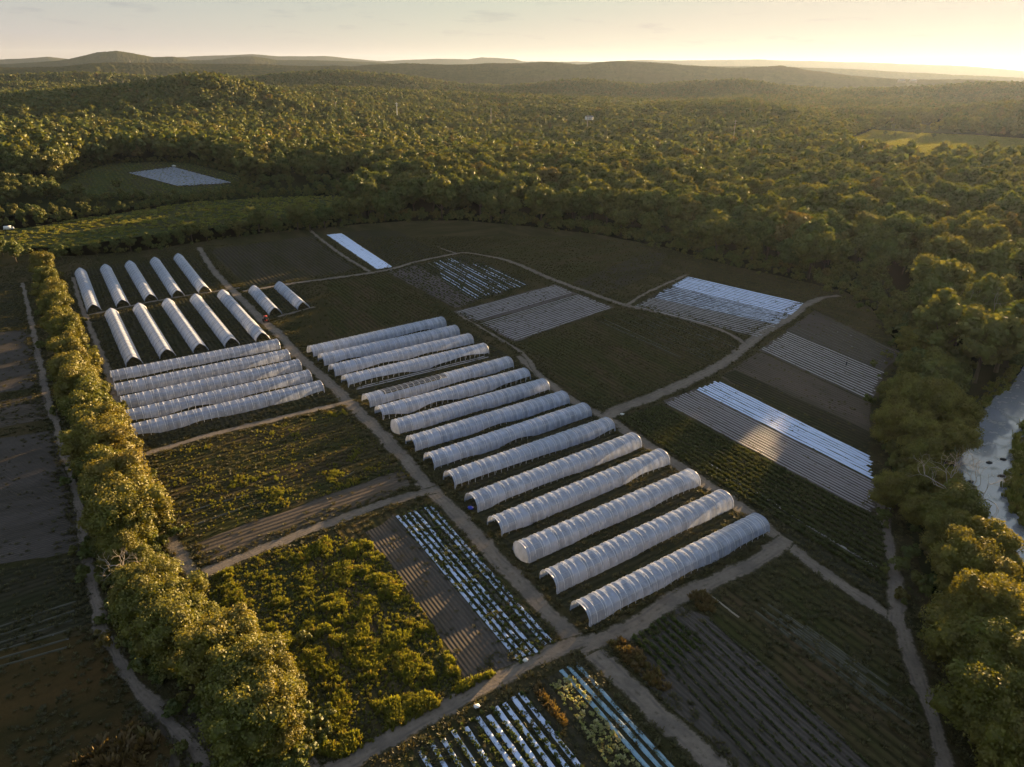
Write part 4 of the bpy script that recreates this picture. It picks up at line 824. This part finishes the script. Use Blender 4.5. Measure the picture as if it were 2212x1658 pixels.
for nm, poly, ds, lb in (('dry_weeds', T(8, (1750, 880), (1830, 860), (2100, 1100), (2150, 1200), (2060, 1180), (1850, 1000)), 4., 'rust-coloured dry weeds at the crossroads corner'),
                         ('dry_weeds', T(9, (110, 590), (200, 560), (280, 620), (270, 700), (180, 680)), 4., 'orange dry clump by the white pipe'),
                         ('dry_weeds', T(8, (1280, 1160), (1320, 1150), (1500, 1400), (1480, 1420), (1330, 1260)), 3.5, 'dry weed strip beside the broad white beds'),
                         ('dry_weeds', T(7, (380, 1640), (700, 1500), (880, 1390), (980, 1500), (960, 1658), (380, 1670)), .9, 'dry brush around the sandy clearing'),
                         ('dry_weeds', T(1, (250, 1560), (300, 1440), (640, 1370), (1010, 1330), (1050, 1345), (700, 1420), (1030, 1425), (700, 1490), (480, 1560), (300, 1650)), 0.0002, 'golden dry growth in the sunlit far strip')):
    q = scat_poly(poly, ds); scatter(nm, z0(q), rng.uniform(.5, 1.1, len(q)) * (1.9 if ds < 1 else 1), GD, 3, lb, 'weeds', tilt=.15)
GM = proto_coll('meadow_tufts', [tuft(120+k, 40, .8, 2.2, LEAFW, .22) for k in range(4)])
for nm, P_, ds, s0, lb in (('meadow_grass', MEAD, .22, 1.3, 'bright sunlit grass of the far meadow'), ('meadow_grass', STRIP, .28, .8, 'rough golden-green grass of the long far strip'), ('meadow_grass', BLUEF, .05, .4, 'thin grass around the hidden blue-striped field')):
    q = scat_poly(P_, ds, False); q = q[np.abs(np.arctan2(q[:, 0], q[:, 1])) < R_(42)]
    if P_ is STRIP: q = q[rng.random(len(q)) < .25+.75*mod(q, 12, 41)*sstep(-90, -160, q[:, 0])]
    scatter(nm, np.c_[q, terrain(q[:, 0], q[:, 1])+.1], s0*rng.uniform(.6, 1.3, len(q)), GM, 4, lb, 'grass', tilt=.1)
q = scat_poly(MARSH, .25, False); q = q[distpoly(q, L, False) > 5.0]; scatter('marsh_plants', z0(q), rng.uniform(1.2, 2.6, len(q)), GT, 7, 'dense green marsh growth across the river', 'marsh plants')
bk = []
for sg in (-1, 1):
    for rep_ in range(6): bk.append(L+nn*sg*(wv+rng.uniform(.2, 3.5, len(L)))[:, None]+rng.normal(size=L.shape)*.8)
bk = np.concatenate(bk); scatter('river_reeds', z0(bk), rng.uniform(.6, 1.8, len(bk)), GT, 7, 'reeds and scrub lining both river banks', 'reeds', tilt=.12)
# undergrowth at the wood edge
q = []
nF = len(FARM)
ed = [];
for i in range(nF):
    a, b = FARM[i], FARM[(i+1) % nF]; m = int(np.hypot(*(b-a))/1.6); ed.append(a+(b-a)*rng.random((m, 1))+rng.normal(size=(m, 2))*3.6)
ed = np.concatenate(ed); ed = ed[(np.abs(np.arctan2(ed[:, 0], ed[:, 1])) < R_(48)) & (ed[:, 1] > 40)]; bsel = rng.random(len(ed)) < .8
BU = proto_coll('bushes', [crown('bush', 520+k, 4, 2.2, 8, 40, .6, LEAF, 0) for k in range(3)])
scatter('undergrowth', z0(ed), rng.uniform(.2, 1.0, len(ed))**1.3, BU, 3, 'shrubby undergrowth along the foot of the wood', 'undergrowth')

q = rng.uniform((-420, 60), (420, 760), (34000, 2)); q = q[np.abs(np.arctan2(q[:, 0], q[:, 1])) < R_(44)]
dm = np.minimum(np.minimum(distpoly(q, FARM), distpoly(q, STRIP)), distpoly(q, BLUEF)); q = q[(dm < 20) & ~inpoly(q, FARM) & ~inpoly(q, STRIP) & ~inpoly(q, BLUEF)]
q = q[(distpoly(q, L, False) > 8) & ~inpoly(q, MARSH)]; q = q[~((q[:, 0] < -100) & (q[:, 1] < 420))]; dm = distpoly(q, FARM)
scatter('thicket', np.c_[q, terrain(q[:, 0], q[:, 1])], rng.uniform(.5, 1.25, len(q))*np.where(q[:, 0] < -90, .9, 1.35), BU, 3, 'leafy thicket filling the edge of the woods down to the ground', 'thicket', tilt=.08)
rw = np.array([G(u, v, 9*s_) for u, v, s_ in ROW]); rw = np.repeat(rw, 60, 0)+rng.normal(size=(len(ROW)*60, 2))*2.3  # bushes added to close gaps where low sun passed through the row
scatter('thicket', z0(rw), rng.uniform(.35, .9, len(rw)), BU, 3, 'leafy thicket added beneath the tree row beside the tunnels to block low sun', 'thicket', tilt=.08)
# ------------------------------------------------------------------ bare trees
def bare(name, p, H, label, seed, mat=PALEBARK, lean=.0):
    q = np.random.default_rng(seed); m = MB_(); br = []
    def grow(a, d, ln, r, dep, acc):
        n = 4; pts = [a]; dd_ = d.copy()
        for k in range(n): dd_ = dd_+q.normal(size=3)*.16; dd_ /= np.linalg.norm(dd_); pts.append(pts[-1]+dd_*ln/n)
        acc.tube(pts, np.linspace(r, r*.55, n+1), 5)
        if dep:
            for k in range(q.integers(2, 4) if dep > 1 else 3):
                v = q.normal(size=3); v -= v.dot(dd_)*dd_; v /= np.linalg.norm(v); nd = dd_*.75+v*q.uniform(.5, .9); nd[2] += .12; nd /= np.linalg.norm(nd); grow(pts[-1-(k % 2)], nd, ln*q.uniform(.6, .8), r*.55, dep-1, acc)
    root = empty(name, (p[0], p[1], 0)); tag(root, label, 'tree')
    m.tube([(0, 0, -.2), (.2, 0, H*.18), (.1, .3, H*.4)], [.45, .34, .26], 7); obj('trunk', m.me('trunk', mat, True), root)
    for k in range(4):
        acc = MB_(); a = k*1.6+q.uniform(0, .6); grow(np.array([.1, .2, H*(.25+.05*k)]), np.array([math.cos(a)*.7, math.sin(a)*.7, .8]), H*.30, .17, 4, acc); obj('limb', acc.me('limb', mat, True), root)
bare('bare_tree', G(*T(9, (1740, 190))[0]), 19, 'dead bare tree with pale forked branches on the river bank', 3)
bare('bare_tree', G(*T(7, (860, 560))[0]), 10, 'leafless pale-branched tree in the gap of the long tree row', 5)
bare('bare_tree', G(*T(6, (1885, 640))[0]), 20, 'pale bare snag against the dark wood by the river bend', 8)
bare('bare_tree', G(*T(3, (320, 1560))[0]), 17, 'pale bare tree at the forest edge behind the fields', 9)

# ------------------------------------------------------------------ small things
def house(p, rz, w_, d_, h_, label, wall=WHITE, roof=GREYROOF, base=None):
    z = float(terrain(np.array([p[0]]), np.array([p[1]]))[0]) if base is None else base
    r = empty('house', (p[0], p[1], z), rz); tag(r, label, 'house')
    b = MB_(); b.box((0, 0, h_/2), (w_, d_, h_)); b.add([(-w_/2, -d_/2, h_), (w_/2, -d_/2, h_), (w_/2, d_/2, h_), (-w_/2, d_/2, h_), (-w_/2+.01, 0, h_+d_*.35), (w_/2-.01, 0, h_+d_*.35)], [[0, 3, 4, 4], [1, 2, 5, 5]]); obj('wall', b.me('wall', wall), r)
    q = MB_()
    for sg in (-1, 1):
        e = .5; q.add([(-w_/2-e, sg*(d_/2+e), h_-.2), (w_/2+e, sg*(d_/2+e), h_-.2), (w_/2+e, 0, h_+d_*.38), (-w_/2-e, 0, h_+d_*.38)], [[0, 1, 2, 3]])
    rf = obj('roof', q.me('roof', roof), r); obj('chimney', MB_().box((w_*.2, d_*.12, h_+d_*.36), (.9, .9, 2.6)).me('chimney', ROCK), rf)
    for k in range(4): obj('window', MB_().box(((k-1.5)*w_/4.2, -d_/2-.02, h_*.6), (1.3, .12, 1.6)).me('window', GLASS), r)
    return r
def at_dist(u, v, D): d = ray(u, v); k = D/math.hypot(d[0], d[1]); return np.array([d[0]*k, d[1]*k]), CAMH+d[2]*k
HOUSES = [(T(2, (398, 640))[0], 1900, 14, 10, 7, 'white gabled house amid the trees in the middle distance'), (T(2, (295, 622))[0], 1980, 12, 9, 6, 'pale house left of the white gabled one'), (T(2, (1632, 740))[0], 1300, 14, 9, 5, 'low pale house in a gap of the central forest'), (T(3, (1135, 992))[0], 820, 15, 9, 5, 'white house among trees before the sunlit meadow'), (T(3, (1445, 506))[0], 4300, 60, 24, 12, 'long white building on the far right ridge'), (T(3, (1518, 506))[0], 4350, 60, 24, 12, 'second white building on the far right ridge, nearer the sun')]
for px, D, a_, b_, h_, lb in HOUSES:
    p, z = at_dist(*px, D); house(p, .4, a_*(.6 if D > 4000 else .9), b_*.7, h_*(.6 if D > 4000 else .9), lb, wall=PALEBARK if D > 4000 else WHITE, base=z-h_*.6)
POLES = [(T(1, (627, 528))[0], 2100, 24), (T(1, (772, 532))[0], 2100, 24), (T(1, (2101, 680))[0], 1500, 30), (T(2, (47, 678))[0], 1450, 26), (T(2, (430, 695))[0], 1350, 36), (T(2, (1018, 715))[0], 1300, 26), (T(2, (1622, 760))[0], 1200, 24), (T(3, (398, 825))[0], 960, 36), (T(3, (1197, 948))[0], 850, 16), (T(1, (815, 400))[0], 5500, 60)]
PLB = ['pale utility pole rising from the upper-left forest', 'pale utility pole just right of the first in the upper-left forest', 'twin-armed pole rising beside the mid-left wood', 'thin pole left of the tall white pole', 'tall white pole standing out of the middle forest', 'brown pole in the central forest', 'short pole beside the low pale house', 'tall pole with a crossarm over the right forest', 'white pole beside the house by the sunlit meadow', 'mast at the foot of the big left hill']
for k, (px, D, h_) in enumerate(POLES):
    p, z = at_dist(*px, D); r0 = D*.0004; b0 = z-h_*.62
    r_ = empty('utility_pole', (p[0], p[1], b0), .3); tag(r_, PLB[k], 'utility pole'); mt = WHITE if k in (4, 8) else WOODP
    obj('pole', MB_().tube([(0, 0, 0), (0, 0, h_)], [r0*1.2, r0*.8], 6).me('pole', mt, True), r_)
    obj('crossarm', MB_().box((0, 0, h_*.95), (h_*.14, r0, r0)).box((0, 0, h_*.88), (h_*.10, r0, r0)).me('crossarm', mt), r_)
# tractor on the main track
p = G(*T(4, (1662, 515))[0]); r_ = empty('tractor', (p[0], p[1], .1), AZR+math.pi); tag(r_, 'small red tractor parked at the edge of the main track', 'tractor')
obj('body', MB_().box((.9, 0, 1.05), (1.7, .8, .7), taper=.85).box((-.3, 0, .8), (1.0, 1.0, .5)).me('body', REDP), r_)
obj('cab', MB_().box((-.5, 0, 1.7), (1.1, 1.2, 1.2), taper=.85).me('cab', GLASS), r_); obj('cab_roof', MB_().box((-.5, 0, 2.36), (1.3, 1.3, .12)).me('cab_roof', REDP), r_)
def wheel(rad, wd):
    m = MB_(); n = 16; V = []; prof_ = [(-wd/2, rad*.5), (-wd/2, rad*.92), (-wd*.3, rad), (wd*.3, rad), (wd/2, rad*.92), (wd/2, rad*.5)]
    for k in range(n):
        a = 2*math.pi*k/n
        for y, rr_ in prof_: V.append((rr_*math.cos(a), y, rr_*math.sin(a)))
    F = [[k*6+j, k*6+j+1, ((k+1) % n)*6+j+1, ((k+1) % n)*6+j] for k in range(n) for j in range(5)]; m.add(V, F); return m.me('wheel', BLACKP)
wb, wf = wheel(.75, .45), wheel(.45, .3)
for sg in (-1, 1): obj('wheel', wb, r_, (-.6, sg*.85, .75)); obj('wheel', wf, r_, (1.4, sg*.7, .45))
# white van far left field
p = G(*T(1, (58, 1440))[0]); r_ = empty('van', (p[0], p[1], .05), .5); tag(r_, 'small white van at the edge of the far sunlit strip', 'van')
obj('body', MB_().box((-.6, 0, 1.3), (4, 2, 1.9), taper=.94).box((2.0, 0, .95), (1.3, 1.9, 1.1), taper=.85).me('body', WHITE), r_); obj('windscreen', MB_().box((1.5, 0, 1.75), (.5, 1.7, .7), taper=.8).me('windscreen', GLASS), r_)
for sx_ in (-1.8, 1.6):
    for sg in (-1, 1): obj('wheel', wf, r_, (sx_, sg*.9, .42))
# person among the pale beds
p = G(*T(6, (1098, 792))[0])
def person(p, rz):
    me = bpy.data.meshes.new('person'); bm = bmesh.new()
    J = {'pel': (0, 0, .95, .16), 'ch': (0.03, 0, 1.3, .18), 'nk': (.05, 0, 1.48, .07), 'hd': (.08, 0, 1.62, .11), 'ht': (.08, 0, 1.74, .08), 'hl': (0, .1, .88, .12), 'kl': (.06, .12, .48, .08), 'al': (0, .13, .08, .05), 'tl': (.14, .14, .04, .05), 'hr': (0, -.1, .88, .12), 'kr': (.02, -.12, .48, .08), 'ar': (-.1, -.13, .08, .05), 'tr': (.05, -.14, .04, .05), 'sl': (.03, .2, 1.4, .08), 'el': (.05, .28, 1.12, .055), 'wl': (.22, .25, .95, .04), 'fl': (.3, .24, .9, .035), 'sr': (.03, -.2, 1.4, .08), 'er': (.02, -.28, 1.12, .055), 'wr': (.18, -.27, .93, .04), 'fr': (.26, -.26, .88, .035)}
    vs = {k: bm.verts.new(v[:3]) for k, v in J.items()}
    for a, b in ('pel-ch', 'ch-nk', 'nk-hd', 'hd-ht', 'pel-hl', 'hl-kl', 'kl-al', 'al-tl', 'pel-hr', 'hr-kr', 'kr-ar', 'ar-tr', 'ch-sl', 'sl-el', 'el-wl', 'wl-fl', 'ch-sr', 'sr-er', 'er-wr', 'wr-fr') and [e.split('-') for e in ('pel-ch', 'ch-nk', 'nk-hd', 'hd-ht', 'pel-hl', 'hl-kl', 'kl-al', 'al-tl', 'pel-hr', 'hr-kr', 'kr-ar', 'ar-tr', 'ch-sl', 'sl-el', 'el-wl', 'wl-fl', 'ch-sr', 'sr-er', 'er-wr', 'wr-fr')]: bm.edges.new((vs[a], vs[b]))
    bm.to_mesh(me); bm.free(); o = obj('person', me, None, (p[0], p[1], .04), rz); sk = o.modifiers.new('skin', 'SKIN'); o.modifiers.new('sub', 'SUBSURF').levels = 1
    me.skin_vertices[0].data[0].use_root = True
    for i, k in enumerate(J): me.skin_vertices[0].data[i].radius = (J[k][3], J[k][3])
    me.materials.append(CLOTH); tag(o, 'person in dark clothes standing among the pale beds near the river wood', 'person'); return o
person(p, 2.)
# blue tarp, barrels, white sack, sprayer bits
def lump(name, p, s, mat, label, cat, seed):
    v = I1[0]*np.array(s)*(1+.18*np.random.default_rng(seed).normal(size=(len(I1[0]), 1))); v[:, 2] = np.maximum(v[:, 2], -s[2]*.5)+s[2]*.5
    tag(obj(name, mesh_from(name, v, I1[1], mat, smooth=True), None, (p[0], p[1], .05)), label, cat)
lump('tarp', G(*T(8, (890, 42))[0]), (.75, .6, .45), BLUEP, 'bright blue tarp bundle beside a tunnel mouth', 'tarp', 1)
lump('sack', G(*T(5, (1838, 1098))[0]), (.7, .5, .4), WHITE, 'white sack beside the track fork', 'sack', 2)
lump('sack', G(*T(9, (1372, 40))[0]), (.5, .5, .4), WHITE, 'white sack near the top of the right-hand track', 'sack', 3)
lump('sack', G(*T(8, (1233, 993))[0]), (.55, .4, .35), WHITE, 'white sack at the end of the tattered beds', 'sack', 4)
lump('sack', G(*T(8, (930, 1285))[0]), (.6, .4, .3), WHITE, 'pale bag lying at the verge of the cross track', 'sack', 5)
lump('boulder', G(*T(7, (1520, 1645))[0]), (.9, .7, .6), WHITE, 'pale boulder at the bottom edge beneath the trees', 'boulder', 6)
for k, pt in enumerate([(1990, 1400), (2065, 1485), (1875, 1520), (1888, 1550), (2080, 1380)]):
    lump('river_rock', np.append(G(*T(6, pt)[0]), 0)[:2], (.9, .6, .4), ROCK, f'dark rock breaking the river surface, {ORD[k]} downstream of the bend', 'rock', 20+k)
lump('car', G(*T(1, (1088, 1043))[0]), (2, 1, .9), WHITE, 'small white cover at the far corner of the hidden field', 'cover', 30)
bpy.data.objects['car'].name = 'row_cover'

# ------------------------------------------------------------------ haze
hm, ht, ho = newmat('haze_air'); pv = N(ht, 'ShaderNodeVolumePrincipled'); pv.inputs['Color'].default_value = (.62, .76, 1.0, 1); pv.inputs['Density'].default_value = 1.4e-5; pv.inputs['Anisotropy'].default_value = .48
ht.links.new(pv.outputs[0], ho.inputs['Volume'])
hb = MB_().box((0, 0, 0), (36000, 36000, 400)).me('haze', hm); o = obj('haze', hb, None, (0, 0, 0)); zmin = -45; o.location = (0, 0, zmin+200); tag(o, 'thin pale evening haze over the whole valley', 'haze', kind='stuff')
